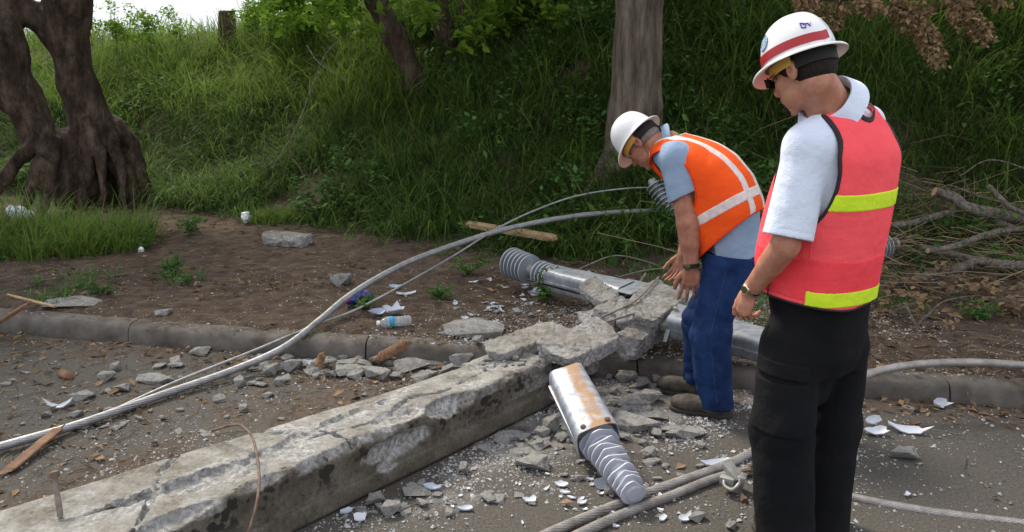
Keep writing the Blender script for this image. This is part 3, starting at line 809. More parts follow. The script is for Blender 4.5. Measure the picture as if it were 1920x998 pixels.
def head_prims(o, M):
    W = lambda *p: o + np.array(p) @ M
    P = [ell(W(0, -.012, .045), (.077, .098, .092), M), ell(W(0, .036, -.012), (.061, .058, .078), M),
         ell(W(0, .042, -.062), (.055, .050, .042), M), ell(W(0, .076, -.094), (.023, .020, .019), M),
         cone(W(0, .088, .016), W(0, .112, -.020), .009, .0125), ell(W(0, .106, -.024), (.018, .013, .010), M),
         ell(W(0, .074, .038), (.052, .022, .015), M), ell(W(.040, .062, -.014), (.022, .022, .02), M),
         ell(W(-.040, .062, -.014), (.022, .022, .02), M), ell(W(0, .088, -.050), (.026, .012, .007), M),
         ell(W(0, .087, -.062), (.022, .012, .007), M)]
    for s in (-1, 1):
        P += [ell(W(s * .078, -.010, .000), (.008, .017, .029), M), ell(W(s * .083, -.017, .006), (.005, .014, .020), M)]
    return P
FING = []
def hand_prims(w, X, Y, Z, sc=1., curl=(.45, .5, .45), spread=.06, thumb=.55):
    X, Y, Z = norm(X), norm(Y), norm(Z); M = np.array([X, Y, Z])
    W = lambda p: w + (np.array(p) * sc) @ M
    P = [ell(W((0, .044, 0)), np.array((.039, .050, .0165)) * sc, M), cone(W((.004, -.01, 0)), W((-.002, .045, 0)), .024 * sc, .018 * sc)]
    for i, (x, L) in enumerate(((.030, .084), (.010, .093), (-.010, .087), (-.029, .069))):
        p = np.array([x, .080 - abs(x - .008) * .25, 0.]); a = 0.05 + .04 * i; sp = spread * (1.4 - i) ; r = .0089 - .0005 * i
        P.append(cone(W((x * .8, .045, 0)), W(p), .012 * sc, r * sc * 1.08))
        for j, f in enumerate((.45, .31, .24)):
            a += curl[j] * (1 + .12 * i)
            q = p + L * f * np.array([math.sin(sp) , math.cos(a) * math.cos(sp), -math.sin(a)])
            P.append(cone(W(p), W(q), r * sc * (1.05 - .08 * j), r * sc * (.97 - .08 * j)))
            if i == 2 and j == 0: FING.append((W(p), W(q), r * sc))
            p = q
    a = thumb
    t0 = np.array([.022, .022, -.004]); t1 = t0 + .042 * np.array([math.sin(a), math.cos(a), -.25]); t2 = t1 + .032 * np.array([math.sin(a * .6), math.cos(a * .6), -.35]); t3 = t2 + .026 * np.array([math.sin(a * .3), math.cos(a * .3), -.45])
    P += [cone(W(t0), W(t1), .0165 * sc, .0125 * sc), cone(W(t1), W(t2), .0118 * sc, .0108 * sc), cone(W(t2), W(t3), .0108 * sc, .009 * sc)]
    for p_ in P[2:]: p_.k = .0045
    return P
def folds(amp, fr, dirn, seed):
    """long soft creases: low frequency along dirn, high across it"""
    M = frame(dirn, (.3, .9, .2))
    def f(P):
        q = P @ M.T * np.array([fr, fr, fr * .28])
        q = q + .5 * vn(q * .7, seed + 5)[:, None]
        return amp * ((1 - 2 * np.abs(vn(q, seed))) * .6 + .6 * vn(q * .5, seed + 9))
    return f
def helmet(par, o, M, m, up=.055, kind=1):
    """full brim hard hat; o head centre, M rows right, forward, up"""
    W = lambda p: o + np.asarray(p) @ M
    nseg = 64; th = np.arange(nseg) * 2 * math.pi / nseg
    def ring(rx, ryf, ryb, z, dz=0):
        y = np.where(np.sin(th) > 0, ryf, ryb) * np.sin(th)
        # dz lets the brim dip at the front
        return np.stack([rx * np.cos(th), y, np.full(nseg, z) + dz * np.maximum(np.sin(th), 0) ** 2], 1)
    rings = []
    for a in np.linspace(4, 90, 13):
        s_, c_ = math.sin(R(a)), math.cos(R(a))
        s2 = s_ ** .86
        r_ = ring(.112 * s2, .121 * s2, .117 * s2, up + .140 * c_ ** .92)
        # raised centre ridge from front to back
        r_[:, 2] += .006 * np.exp(-(r_[:, 0] / .016) ** 2) * s_
        rings.append(r_)
    n_dome = len(rings)
    rings += [ring(.115, .128, .124, up - .004), ring(.126, .144, .134, up - .009, -.003), ring(.138, .164, .146, up - .013, -.011), ring(.141, .169, .149, up - .017, -.014),
              ring(.140, .168, .148, up - .021, -.015)]
    n_out = len(rings)
    rings += [ring(.137, .163, .145, up - .018, -.013), ring(.122, .140, .131, up - .014, -.004), ring(.106, .119, .116, up - .008), ring(.100, .114, .112, up + .03), ring(.08, .10, .098, up + .09), ring(.02, .03, .03, up + .125)]
    V = W(np.vstack(rings)); F = []; mi = []
    for i in range(len(rings) - 1):
        for j in range(nseg):
            k = (j + 1) % nseg
            F.append([i * nseg + j, (i + 1) * nseg + j, (i + 1) * nseg + k, i * nseg + k]); mi.append(0 if i < n_out - 1 else 1)
    F.append(list(range(nseg))); mi.append(0)
    F.append([(len(rings) - 1) * nseg + j for j in range(nseg)][::-1]); mi.append(1)
    h = mk('hard_hat', V, F, m, par, True, mats=[m, M_under], midx=mi)
    def shellpatch(name, a0, a1, z0, z1, off, mm, n=40, rows=4, thick=.0012):
        """patch that hugs the dome between two heights (fractions of the dome) and two angles"""
        A = np.linspace(R(a0), R(a1), n); Z = np.linspace(z0, z1, rows); V1 = []
        for o2 in (off, off - thick):
            for zf in Z:
                c_ = zf ** (1 / .92); s2 = math.sqrt(max(0, 1 - c_ * c_)) ** .86
                y = np.where(np.sin(A) > 0, .121, .117) * s2 * np.sin(A); x = .112 * s2 * np.cos(A)
                p = np.stack([x, y, np.full(n, up + .140 * zf)], 1)
                nn = p - np.array([0, 0, up - .02]); nn /= np.linalg.norm(nn, axis=1)[:, None]
                p[:, 2] += .006 * np.exp(-(p[:, 0] / .016) ** 2) * s2
                V1.append(p + nn * o2)
        F1 = []
        g = lambda s_, r_, c_: (s_ * rows + r_) * n + c_
        for r_ in range(rows - 1):
            for c_ in range(n - 1):
                F1.append([g(0, r_, c_), g(0, r_, c_ + 1), g(0, r_ + 1, c_ + 1), g(0, r_ + 1, c_)])
                F1.append([g(1, r_, c_), g(1, r_ + 1, c_), g(1, r_ + 1, c_ + 1), g(1, r_, c_ + 1)])
        for c_ in range(n - 1):
            F1.append([g(0, 0, c_), g(1, 0, c_), g(1, 0, c_ + 1), g(0, 0, c_ + 1)])
            F1.append([g(0, rows - 1, c_), g(0, rows - 1, c_ + 1), g(1, rows - 1, c_ + 1), g(1, rows - 1, c_)])
        return mk(name, W(np.vstack(V1)), F1, mm, h, True)
    def ringband(name, a0, a1, z0, z1, rx, ry, mm, t=.004):
        A = np.linspace(R(a0), R(a1), 30); V1 = []
        for rr, zz in ((0, z0), (0, z1), (-t, z1), (-t, z0)):
            V1.append(np.stack([(rx + rr) * np.cos(A), (ry + rr) * np.sin(A) - .004, np.full(30, zz)], 1))
        F1 = [[q * 30 + c, q * 30 + c + 1, ((q + 1) % 4) * 30 + c + 1, ((q + 1) % 4) * 30 + c] for q in range(4) for c in range(29)]
        F1 += [[0, 30, 60, 90], [29, 119, 89, 59]]
        return mk(name, W(np.vstack(V1)), F1, mm, h, True)
    ringband('headband', -10, 190, up - .036, up - .006, .0905, .112, M_yel)
    ringband('nape_strap', 195, 345, up - .052, up - .004, .090, .112, M_black, .006)
    if kind == 1:
        shellpatch('reflective_band', 100, 270, .05, .25, .0022, M_tape)
        for q in (1,):
            pass
        V1, F1 = [], []
        def stroke(pts, w=.0022):
            nonlocal_parts.append(sweep([W(q) for q in pts], w, 6))
        nonlocal_parts = []
        def onshell(ang, zf, off=.0018, scl=1):
            c_ = zf ** (1 / .92); s2 = math.sqrt(1 - c_ * c_) ** .86
            y = (.121 if math.sin(R(ang)) > 0 else .117) * s2 * math.sin(R(ang)); x = .112 * s2 * math.cos(R(ang))
            p = np.array([x, y, up + .140 * zf]); n_ = norm(p - np.array([0, 0, up - .02]))
            return p + n_ * off
        dv = []; df = []
        for rr_ in (0.05, .5, .95, 1.0):
            for tt in range(24):
                dv.append(W(onshell(153 + 12.5 * rr_ * math.cos(tt * math.pi / 12), .50 + .165 * rr_ * math.sin(tt * math.pi / 12), .0018 if rr_ < .99 else -.001)))
        df = [[a * 24 + b_, a * 24 + (b_ + 1) % 24, (a + 1) * 24 + (b_ + 1) % 24, (a + 1) * 24 + b_] for a in range(3) for b_ in range(24)] + [list(range(24))]
        mk('round_sticker', dv, df, M_seal, h, True)
        rv = sweep([W(onshell(153 + 12.5 * math.cos(tt * math.pi / 12), .50 + .165 * math.sin(tt * math.pi / 12), .002)) for tt in range(25)], .0011, 5)
        mk('sticker_rim', rv[0], rv[1], M_blue, h, True)
        for a_, z_ in (((208, .55), (208, .42)), ((208, .42), (214, .40)), ((214, .40), (216, .50)), ((216, .5), (208, .55)), ((212, .50), (220, .50)), ((220, .50), (222, .42)), ((222, .42), (226, .52))):
            a_ = (a_[0] + 20, a_[1]); z_ = (z_[0] + 20, z_[1])
            stroke([onshell(*a_), onshell((a_[0] + z_[0]) / 2, (a_[1] + z_[1]) / 2), onshell(*z_)], .0019)
        V1, F1 = merge(nonlocal_parts); mk('logo_marks', V1, F1, M_blue, h, False)
    else:
        shellpatch('emblem', 100, 110, .25, .5, .0016, M_pipe, 8, 5)
    return h

def person(name, label, loc): return root('person', label, 'person', loc)

# ---------------- the man standing with his back to us
F1v = norm((-.57, .82, 0)); R1v = np.array([F1v[1], -F1v[0], 0.])
H1 = U(1537, 600, Y=2.79); N1 = U(1594, 190, Y=2.74)
p1 = person('person', 'standing man in white hard hat, pink vest with lime bands and black cargo trousers', (H1[0], H1[1], 0))
MT1 = frame(N1 - H1, F1v); L1 = np.linalg.norm(N1 - H1)
if MT1[0] @ R1v < 0: MT1[0] *= -1
def T1(x, y, z): return H1 + np.array([x, y, z]) @ MT1
hf = norm((-.52, .74, -.40)); hr = norm(np.cross(hf, (0, 0, 1))); hu = np.cross(hr, hf)
HM1 = np.array([hr, hf, hu]); HO1 = U(1508, 137, Y=2.70)
W1 = lambda *p: HO1 + np.array(p) @ HM1
Lsh = T1(-.190, .005, L1 - .135); Rsh = T1(.172, .02, L1 - .145)
Lel = U(1474, 458, Y=2.60); Lwr = U(1409, 543, Y=2.76)
Rel = Rsh + F1v * .04 + np.array([.0, 0, -.30]); Rwr = Rel + F1v * .16 - R1v * .06 + np.array([0, 0, -.17])
torso_tab1 = [(-.06, 0, 0, .165, .120), (.05, 0, .012, .178, .142), (.18, 0, .042, .184, .172), (.32, 0, .036, .190, .168), (.45, 0, .020, .198, .152), (.55, 0, -.004, .198, .120), (.62, -.01, .0, .145, .088), (.68, -.025, .02, .070, .062)]
sc1 = L1 / .70
torso_tab1 = [(a * sc1, b, c, d, e) for a, b, c, d, e in torso_tab1]
Lhip, Lkn, Lan = U(1482, 650, Y=2.74), U(1464, 800, Y=2.69), U(1474, 1012, Y=2.62)
Rhip, Rkn, Ran = U(1572, 650, Y=2.86), U(1562, 800, Y=2.84), U(1545, 1000, Y=2.80)
NB1 = U(1560, 203, Y=2.725)
body = [loft(H1, MT1, [(z, x, y, a - .012, b - .012) for z, x, y, a, b in torso_tab1])]
body += head_prims(HO1, HM1)
body += [cone(W1(0, -.035, -.045), NB1, .058, .064), cone(W1(0, -.02, -.06), NB1 + [0, 0, -.05], .05, .062)]
body += chain([Lsh, Lel, Lwr], [.055, .044, .027]) + [cone(Lel + (Lwr - Lel) * .08, Lel + (Lwr - Lel) * .45, .043, .042), cone(Lel + (Lwr - Lel) * .6, Lwr, .034, .028)]
body += chain([Rsh, Rel, Rwr], [.055, .043, .027])
body += hand_prims(Lwr + .012 * norm(Lwr - Lel), (-.50, .84, .22), (-.24, .20, -.95), (-.84, -.52, .10), 1.02, (.55, .75, .55), .03, .45)
body += hand_prims(Rwr, (-.4, .9, 0), (-.1, .3, -.95), (.9, .4, 0), 1., (.3, .4, .4))
body += chain([Lhip, Lkn, Lan], [.085, .055, .04]) + chain([Rhip, Rkn, Ran], [.085, .055, .04])
def earcut(o, M):
    e_ = [ell(o + np.array((s * .092, -.010, .004)) @ M, (.012, .0085, .016), M) for s in (-1, 1)]
    def f(P, d):
        n_ = np.linalg.norm(P - o, axis=1) < .13
        if n_.any():
            for q_ in e_: d[n_] = smax(d[n_], -q_(P[n_]), .003)
        return d
    return f
b1 = sdfobj('body', body, .0031, M_skin1, p1, k=.014, post=earcut(HO1, HM1), margin=.0)
# hair: cap over the skull cut along the hairline
def hairpost(o, M, nape=-.045, front=.045, side=-.01):
    def f(P, d):
        q = (P - o) @ M.T
        edge = .004 * vn(P * 90, 3)
        low = np.where(q[:, 1] < -.02, nape, side) ; low = np.interp(q[:, 1], [-.06, -.02, .02, .05], [nape, nape + .012, side, side + .03])
        d = np.maximum(d, low - q[:, 2] + edge)
        d = np.maximum(d, q[:, 1] - front + edge - np.maximum(q[:, 2] - .03, 0) * .5)
        return d + .0012 * vn(P * 260, 8)
    return f
sdfobj('hair', [ell(W1(0, -.012, .045), (.0825, .104, .096), HM1), ell(W1(0, -.045, -.01), (.066, .060, .055), HM1)], .003, M_hair, p1, k=.02, post=hairpost(HO1, HM1, -.052))
sdfobj('goatee', [ell(W1(0, .078, -.088), (.027, .024, .024), HM1), ell(W1(0, .088, -.040), (.025, .012, .006), HM1)], .0025, M_hair, p1, k=.008, post=lambda P, d: d + .0015 * vn(P * 300, 4))
gp = []
for s in (-1, 1):
    gp.append(sweep([W1(s * .084, -.012, .022), W1(s * .080, .04, .020), W1(s * .070, .088, .014)], .0022, 6))
    gp.append(sweep(spline([W1(s * .066, .090, .022), W1(s * .070, .092, .004), W1(s * .048, .104, -.012), W1(s * .016, .110, -.002), W1(s * .014, .112, .016), W1(s * .04, .106, .024), W1(s * .066, .090, .022)], 4), .0018, 6))
gp.append(sweep([W1(-.015, .112, .012), W1(0, .118, .014), W1(.015, .112, .012)], .0018, 6))
V, F = merge(gp); gl = mk('sunglasses', V, F, M_black, p1)
lp = []
for s in (-1, 1): lp.append(box(W1(s * .042, .102, .006), (.026, .002, .015), HM1 @ np.eye(3), .0018))
V, F = merge(lp); mk('lens', V, F, M_lens, gl)
helmet(p1, HO1, HM1, M_white, .052, 1)

# polo shirt: torso, sleeve, collar
zh1 = (U(1545, 574, Y=2.62)[2] - H1[2])
sl_end = Lsh + (Lel - Lsh) * .93
sld = norm(Lel - Lsh)
slr_end = Rsh + (Rel - Rsh) * .85
fd = folds(.011, 8, (.1, .1, 1), 3)
Lsm = Lsh + np.array([0, 0, -.005])
shirt = [loft(H1, MT1, torso_tab1)] + [cone(Lsm, sl_end + sld * .06, .078, .081), cone(T1(-.10, -.005, L1 - .075), Lsm, .058, .078)] + [cone(Rsh, slr_end + norm(Rel - Rsh) * .05, .075, .078), cone(T1(.10, -.005, L1 - .075), Rsh, .058, .075)]
nk0, nk1 = W1(0, -.035, -.045), NB1
def shirtpost(P, d):
    d = d + fd(P) * np.clip((P[:, 2] - .8) * 3, 0, 1)
    # sleeve hems: cut square with a hollow
    for a, e, dr in ((Lsh, sl_end, sld), (Rsh, slr_end, norm(Rel - Rsh))):
        s_ = (P - e) @ dr; rad = np.linalg.norm((P - a) - np.outer((P - a) @ dr, dr), axis=1)
        nearby = rad < .11
        d = np.where(nearby, np.maximum(d, s_), d)
        d = np.where(nearby & (s_ > -.05), np.maximum(d, .060 - rad), d)
        ring = np.abs(s_ + .022) < .002
        d = d + np.where(nearby & ring, .0015, 0)
    q = (P - H1) @ MT1.T
    return np.maximum(d, zh1 + .03 - q[:, 2])
sh1 = sdfobj('polo_shirt', shirt, .0045, M_shirt1, p1, k=.03, post=shirtpost, margin=.02)
# collar: a standing band that folds over, around the neck
nkd = norm(nk0 - nk1)
CM = frame(nkd, F1v)
def collar():
    n = 40; th = np.linspace(R(115), R(425), n); V = []; rows = []
    prof = [(.066, .000), (.068, .030), (.074, .036), (.084, .020), (.104, -.026), (.102, -.029), (.082, .010), (.074, .028), (.0705, .026), (.069, .0)]
    base = NB1 + nkd * .020 + F1v * .004
    for r_, z_ in prof:
        rr = 1.10 * r_ * (1 + .10 * np.abs(np.cos(th)))
        zz = z_ - .022 * np.clip(np.sin(th), 0, 1) * (1.2 if z_ < .02 else .6)
        V.append(base + rr[:, None] * (np.cos(th)[:, None] * CM[0] + np.sin(th)[:, None] * CM[1]) + zz[:, None] * CM[2])
    m_ = len(prof); F = [[a * n + j, a * n + j + 1, ((a + 1) % m_) * n + j + 1, ((a + 1) % m_) * n + j] for a in range(m_) for j in range(n - 1)]
    F += [[a * n for a in range(m_)][::-1], [a * n + n - 1 for a in range(m_)]]
    return np.vstack(V), F
V, F = collar(); mk('collar', V, F, M_shirt1, sh1)

# pink mesh vest
vtab1 = [(z, x, y + (-.004 if z > .3 else 0), a + .020, b + .022) for z, x, y, a, b in torso_tab1]
zh1 = (U(1545, 574, Y=2.62)[2] - H1[2])
def arm_hole(q, cz, rz, ry, x0=.115, cy=-.005):
    e = np.sqrt(((q[:, 1] - cy) / ry) ** 2 + ((q[:, 2] - cz) / rz) ** 2)
    d2 = (e - 1) * min(ry, rz)
    return np.maximum(d2, x0 - np.abs(q[:, 0]))
CZ1 = L1 - .225; NC1 = (-.022, .018)
def neck_hole(q, L, r=.088, c=(0, 0)):
    q = q - np.array([c[0], c[1], 0])
    # opening that dips at the back and more at the front
    e = np.sqrt((q[:, 0] / r) ** 2 + ((q[:, 1] + .010) / (r * 1.05)) ** 2) - 1
    v = L - .062 - (np.clip(-q[:, 1], 0, .2) * .35) - np.clip(q[:, 1], 0, .2) * .9 + np.abs(q[:, 0]) * .55
    return np.maximum(e * r, v - q[:, 2])
vf = folds(.0075, 6, (.05, .1, 1), 21)
vestp1 = [loft(H1, MT1, vtab1, 2.6), cone(T1(-.115, -.012, L1 - .095), T1(-.06, -.012, L1 - .065), .070, .062), cone(T1(.18, -.012, L1 - .165), T1(.06, -.012, L1 - .07), .078, .065)]
def vest_surf1(P, d): return d + vf(P)
def vestpost1(P, d):
    q = (P - H1) @ MT1.T
    d0 = d; d = vest_surf1(P, d)
    ah = arm_hole(q, CZ1, .185, .112, .100, .002)
    d = smax(d, -np.maximum(ah, -9), .004)
    d = np.maximum(d, -neck_hole(q, L1, .092, NC1))
    hem = zh1 + .006 * np.sin(q[:, 0] * 22) - q[:, 2]
    d = np.maximum(d, hem)
    d = np.maximum(d, -(vest_surf1(P, d0) + .011))
    return d
v1 = sdfobj('safety_vest', vestp1, .0045, M_pink, p1, k=.03, post=vestpost1, margin=.02)
def curvepipe(surf, others, r):
    """thin tube along the lines where surf meets each of the other fields"""
    def f(P, d):
        s_ = surf(P, d); best = np.full(len(P), 9.)
        for g in others:
            best = np.minimum(best, np.sqrt(s_ ** 2 + g(P) ** 2) - r)
        return best
    return f
def q1(P): return (P - H1) @ MT1.T
for V, F in islands(*sdf(vestp1, .0032, .03, margin=.02, post=curvepipe(vest_surf1, [
    lambda P: np.where(np.abs(q1(P)[:, 0]) > .09, arm_hole(q1(P), CZ1, .185, .112, .100, .002), 9),
    lambda P: np.where(q1(P)[:, 2] > L1 - .2, neck_hole(q1(P), L1, .092, NC1), 9),
    lambda P: zh1 + .006 * np.sin(q1(P)[:, 0] * 22) - q1(P)[:, 2]], .0042))): mk('edge_piping', V, F, M_pipe, v1, sharp=0)
def bandpost(surf, vestpost, lo, hi, cond=None, off=.0022):
    def f(P, d):
        v = vestpost(P, d) - off
        c = lo(P) ; e = hi(P)
        v = np.maximum(v, np.maximum(c, e))
        v = np.maximum(v, -(surf(P, d) + .012))
        if cond is not None: v = np.maximum(v, cond(P))
        return v
    return f
zb2 = U(1620, 381, Y=2.70)[2] - H1[2]; zt2 = zb2 + .056
M_pink2 = cloth('vest_mesh_red', (.93, .075, .095), (.88, .06, .08))
sdfobj('lower_mesh_panel', vestp1, .0045, M_pink2, v1, k=.03, margin=.02, post=bandpost(vest_surf1, vestpost1, lambda P: zh1 + .02 - q1(P)[:, 2], lambda P: q1(P)[:, 2] - zh1 - .165 - .003 * np.sin(q1(P)[:, 0] * 30), None, .0014))
for V, F in islands(*sdf(vestp1, .0032, .03, margin=.02, post=curvepipe(vest_surf1, [lambda P: np.where((q1(P)[:, 0] < 0) & (q1(P)[:, 2] > zh1) & (q1(P)[:, 2] < CZ1 - .17), q1(P)[:, 1] + .055, 9)], .0022))): mk('side_seam', V, F, M_pink2, v1, sharp=0)
for V, F in islands(*sdf(vestp1, .0032, .03, margin=.02, post=curvepipe(vest_surf1, [lambda P: np.where((q1(P)[:, 0] < 0) & (q1(P)[:, 2] > zh1) & (q1(P)[:, 2] < CZ1 - .12), q1(P)[:, 1] - .085, 9)], .0034))): mk('side_lacing', V, F, M_pipe, v1, sharp=0)
sdfobj('lime_band', vestp1, .0038, M_lime, v1, k=.03, margin=.02, post=bandpost(vest_surf1, vestpost1, lambda P: zb2 - q1(P)[:, 2], lambda P: q1(P)[:, 2] - zt2, lambda P: q1(P)[:, 1] + .02))
sdfobj('lime_band', vestp1, .0038, M_lime, v1, k=.03, margin=.02, post=bandpost(vest_surf1, vestpost1, lambda P: zh1 + .006 - q1(P)[:, 2], lambda P: q1(P)[:, 2] - zh1 - .058, lambda P: q1(P)[:, 1] + .055))

# trousers with cargo pocket
tr = [loft(H1, MT1, [(-.17, 0, -.012, .165, .118), (-.10, 0, -.005, .186, .142), (.0, 0, .004, .186, .150), (.06, 0, .014, .190, .158), (.14, 0, .02, .190, .164)])]
tr += chain([Lhip, Lkn, Lan + [0, 0, -.02]], [.116, .112, .112]) + chain([Rhip, Rkn, Ran + [0, 0, -.02]], [.106, .098, .098]) + [cone((Lhip + Rhip) / 2 + [0, 0, -.02], (Lkn + Rkn) / 2 + [0, 0, .14], .10, .07)]
ft = folds(.013, 6.0, (.35, .1, 1), 31); ft2 = folds(.011, 9, (1, .3, .45), 33)
def troupost(P, d):
    w = np.exp(-((P[:, 2] - .42) / .14) ** 2) + np.exp(-((P[:, 2] - .1) / .1) ** 2)
    d = d + ft(P) + ft2(P) * w
    for a in (Lan, Ran):
        rad = np.linalg.norm((P - a)[:, :2], axis=1)
        d = np.where((P[:, 2] < a[2] + .08) & (rad < .16), np.maximum(d, a[2] - .025 - P[:, 2]), d)
    return d
t1 = sdfobj('cargo_trousers', tr, .0055, M_troub, p1, k=.035, post=troupost, margin=.02)
PKM = frame((0.03, -.03, 1), (-.30, -1, 0))
def pocket(c, h, off, sl=0.):
    def f(P, d):
        s_ = troupost(P, d) - off
        q = (P - c) @ PKM.T
        return np.maximum(s_, np.maximum(np.maximum(np.abs(q[:, 0]) - h[0], np.abs(q[:, 2] - sl * q[:, 0]) - h[1]), np.maximum(-q[:, 1], -s_ - .02)))
    return f
sdfobj('cargo_pocket', tr, .005, M_troub, t1, k=.035, post=pocket(U(1462, 750, Y=2.70), (.088, .088), .006), margin=.02)
sdfobj('pocket_flap', tr, .005, M_troub, t1, k=.035, post=pocket(U(1464, 684, Y=2.70), (.094, .026), .0105, .06), margin=.02)
def shoe(par, heel, toe, m, h=.10, w=.048, name='boot', ank=None):
    """heel and toe on the ground"""
    d_ = norm(toe - heel); L_ = np.linalg.norm(toe - heel); M = frame((0, 0, 1), d_)
    W = lambda x, y, z: heel + x * M[0] + y * M[1] + z * M[2]
    P = [ell(W(0, .06, .045), (w * .85, .062, .055), M), ell(W(0, L_ - .075, .045), (w, .08, .042), M), cone(W(0, .07, .06), W(0, L_ - .10, .045), .045, .038)]
    if ank is not None: P.append(cone(W(0, .06, .06), ank, .05, .052))
    def pp(Q, d):
        return np.maximum(d + .0018 * vn(Q * 40, 7), heel[2] + .016 - Q[:, 2])
    b = sdfobj(name, P, .004, m, par, k=.03, post=pp)
    S = [ell(W(0, .055, .012), (w * .9, .064, .2), M), ell(W(0, L_ - .08, .012), (w * 1.06, .088, .2), M), rbox(W(0, L_ / 2, .012), (w * .78, L_ * .35, .03), M, .01)]
    if name == 'boot':
        lc = []
        for i_ in range(4):
            y_ = .115 + .030 * i_; z_ = .110 - .016 * i_
            lc.append(sweep(spline([W(-.026, y_ + .008, z_ - .012), W(0, y_, z_ + .004), W(.026, y_ + .008, z_ - .012)], 4), .0028, 5))
        V_, F_ = merge(lc); mk('laces', V_, F_, M_sole, b)
    sdfobj('sole', S, .004, M_sole, b, k=.03, post=lambda Q, d: np.maximum(d, np.maximum(heel[2] + .001 - Q[:, 2], Q[:, 2] - heel[2] - .022)))
    return b
for an, dv in ((Lan, norm((-.12, 1, 0))), (Ran, norm((-.35, .95, 0)))):
    hl = np.array([an[0], an[1], 0]) - dv * .07; shoe(p1, hl, hl + dv * .29, M_shoe, name='shoe', ank=an)
# watch and ring on the left hand
a_, b_, r_ = FING[0]
V, F = lathe(a_ + (b_ - a_) * .45, b_ - a_, [(0, r_ * 1.02), (.0005, r_ * 1.16), (.0045, r_ * 1.16), (.005, r_ * 1.02)], 20); mk('finger_ring', V, F, M_gold, p1)
fw = norm(Lwr - Lel); wc = Lwr - fw * .012
V, F = lathe(wc - fw * .008, fw, [(0, .0310), (.001, .0340), (.015, .0340), (.016, .0310)], 28, ref=(-.8, -.5, .3))
wt = mk('wristwatch', V, F, M_steel, p1)
WMz = norm(np.array((-.80, -.52, .05)) - fw * (np.array((-.80, -.52, .05)) @ fw))
V, F = lathe(wc + WMz * .029, WMz, [(0, .018), (.007, .0185), (.009, .0165)], 24); mk('watch_case', V, F, M_gold, wt)
V, F = lathe(wc + WMz * .0375, WMz, [(0, .0145), (.0012, .0140)], 24); mk('watch_dial', V, F, M_dial, wt)
# ---------------- the man bending over the broken pole
F2v = norm((-.80, .60, 0)); 
H2 = U(1374, 485, Y=4.00); N2 = U(1247, 262, Y=4.20)
p2 = person('person', 'bending man in orange vest with silver tape and blue jeans, hands over the broken pole', (H2[0], H2[1], 0))
MT2 = frame(N2 - H2, (-.55, .42, -.72)); L2 = np.linalg.norm(N2 - H2)
def T2(x, y, z): return H2 + np.array([x, y, z]) @ MT2
LS2 = -1 if (MT2[0] @ np.array([-.6, -.8, 0])) > 0 else 1     # sign of local x on his left is minus
if MT2[0] @ np.array([-.6, -.8, 0]) > 0: MT2[0] *= -1
hf2 = norm((-.46, .33, -.83)); hr2 = norm(np.cross(hf2, (-.6, .45, .66))); hu2 = np.cross(hr2, hf2)
HM2 = np.array([hr2, hf2, hu2]); HO2 = U(1207, 269, Y=4.22)
W2 = lambda *p: HO2 + np.array(p) @ HM2
tab2 = [(-.05, 0, -.005, .160, .118), (.06, 0, -.03, .176, .140), (.18, 0, -.072, .182, .168), (.32, 0, -.098, .186, .162), (.45, 0, -.090, .192, .148), (.55, 0, -.062, .184, .122), (.63, 0, -.025, .140, .092), (.68, 0, -.0, .078, .068)]
s2_ = L2 / .70
tab2 = [(a * s2_, b, c, d, e) for a, b, c, d, e in tab2]
Ls2 = U(1268, 298, Y=4.02); Le2 = U(1290, 418, Y=3.93); Lw2 = U(1296, 496, Y=3.90)
Rs2 = T2(.18, .0, L2 - .12); Re2 = U(1296, 405, Y=4.34); Rw2 = U(1281, 478, Y=4.28)
Lh2, Lk2, La2 = U(1360, 505, Y=3.92), U(1331, 622, Y=3.86), U(1347, 757, Y=3.86)
Rh2, Rk2, Ra2 = U(1368, 500, Y=4.10), U(1316, 606, Y=4.10), U(1318, 708, Y=4.13)
bd2 = [loft(H2, MT2, [(z, x, y - (.02 if z < .2 else 0), a - .012 - (.03 if z < .2 else 0), b - .012 - (.035 if z < .2 else 0)) for z, x, y, a, b in tab2])] + head_prims(HO2, HM2)
bd2 += [cone(W2(0, -.035, -.045), T2(0, -.01, L2 - .03), .058, .066), cone(W2(0, -.015, -.06), T2(0, .02, L2 - .06), .05, .06)]
bd2 += chain([Ls2, Le2, Lw2], [.060, .054, .034]) + [cone(Le2, Le2 + (Lw2 - Le2) * .5, .053, .049)] + chain([Rs2, Re2, Rw2], [.054, .045, .030])
bd2 += hand_prims(Lw2 - norm(Lw2 - Le2) * -.01, (-.93, .3, -.1), (.02, .04, -1), (-.25, -.97, -.05), 1.12, (.12, .16, .12), .20, .75)
bd2 += hand_prims(Rw2, (-.45, .75, .35), (-.30, .02, -.95), (.7, .7, -.2), 1.04, (.30, .30, .2), .07, .6)
bd2 += chain([Lh2, Lk2, La2], [.08, .055, .04]) + chain([Rh2, Rk2, Ra2], [.08, .055, .04])
sdfobj('body', bd2, .0033, M_skin2, p2, k=.014, post=earcut(HO2, HM2), margin=.0)
M_hair2 = mat('hair_grey', (.10, .085, .075), .7, col2=(.22, .19, .17), nscale=120, bump=.8, bscale=350, bdist=.003)
sdfobj('hair', [ell(W2(0, -.012, .045), (.0805, .102, .095), HM2), ell(W2(0, -.045, -.01), (.065, .058, .05), HM2)], .0034, M_hair2, p2, k=.02, post=hairpost(HO2, HM2, -.035))
helmet(p2, HO2, HM2, M_white2, .050, 2)
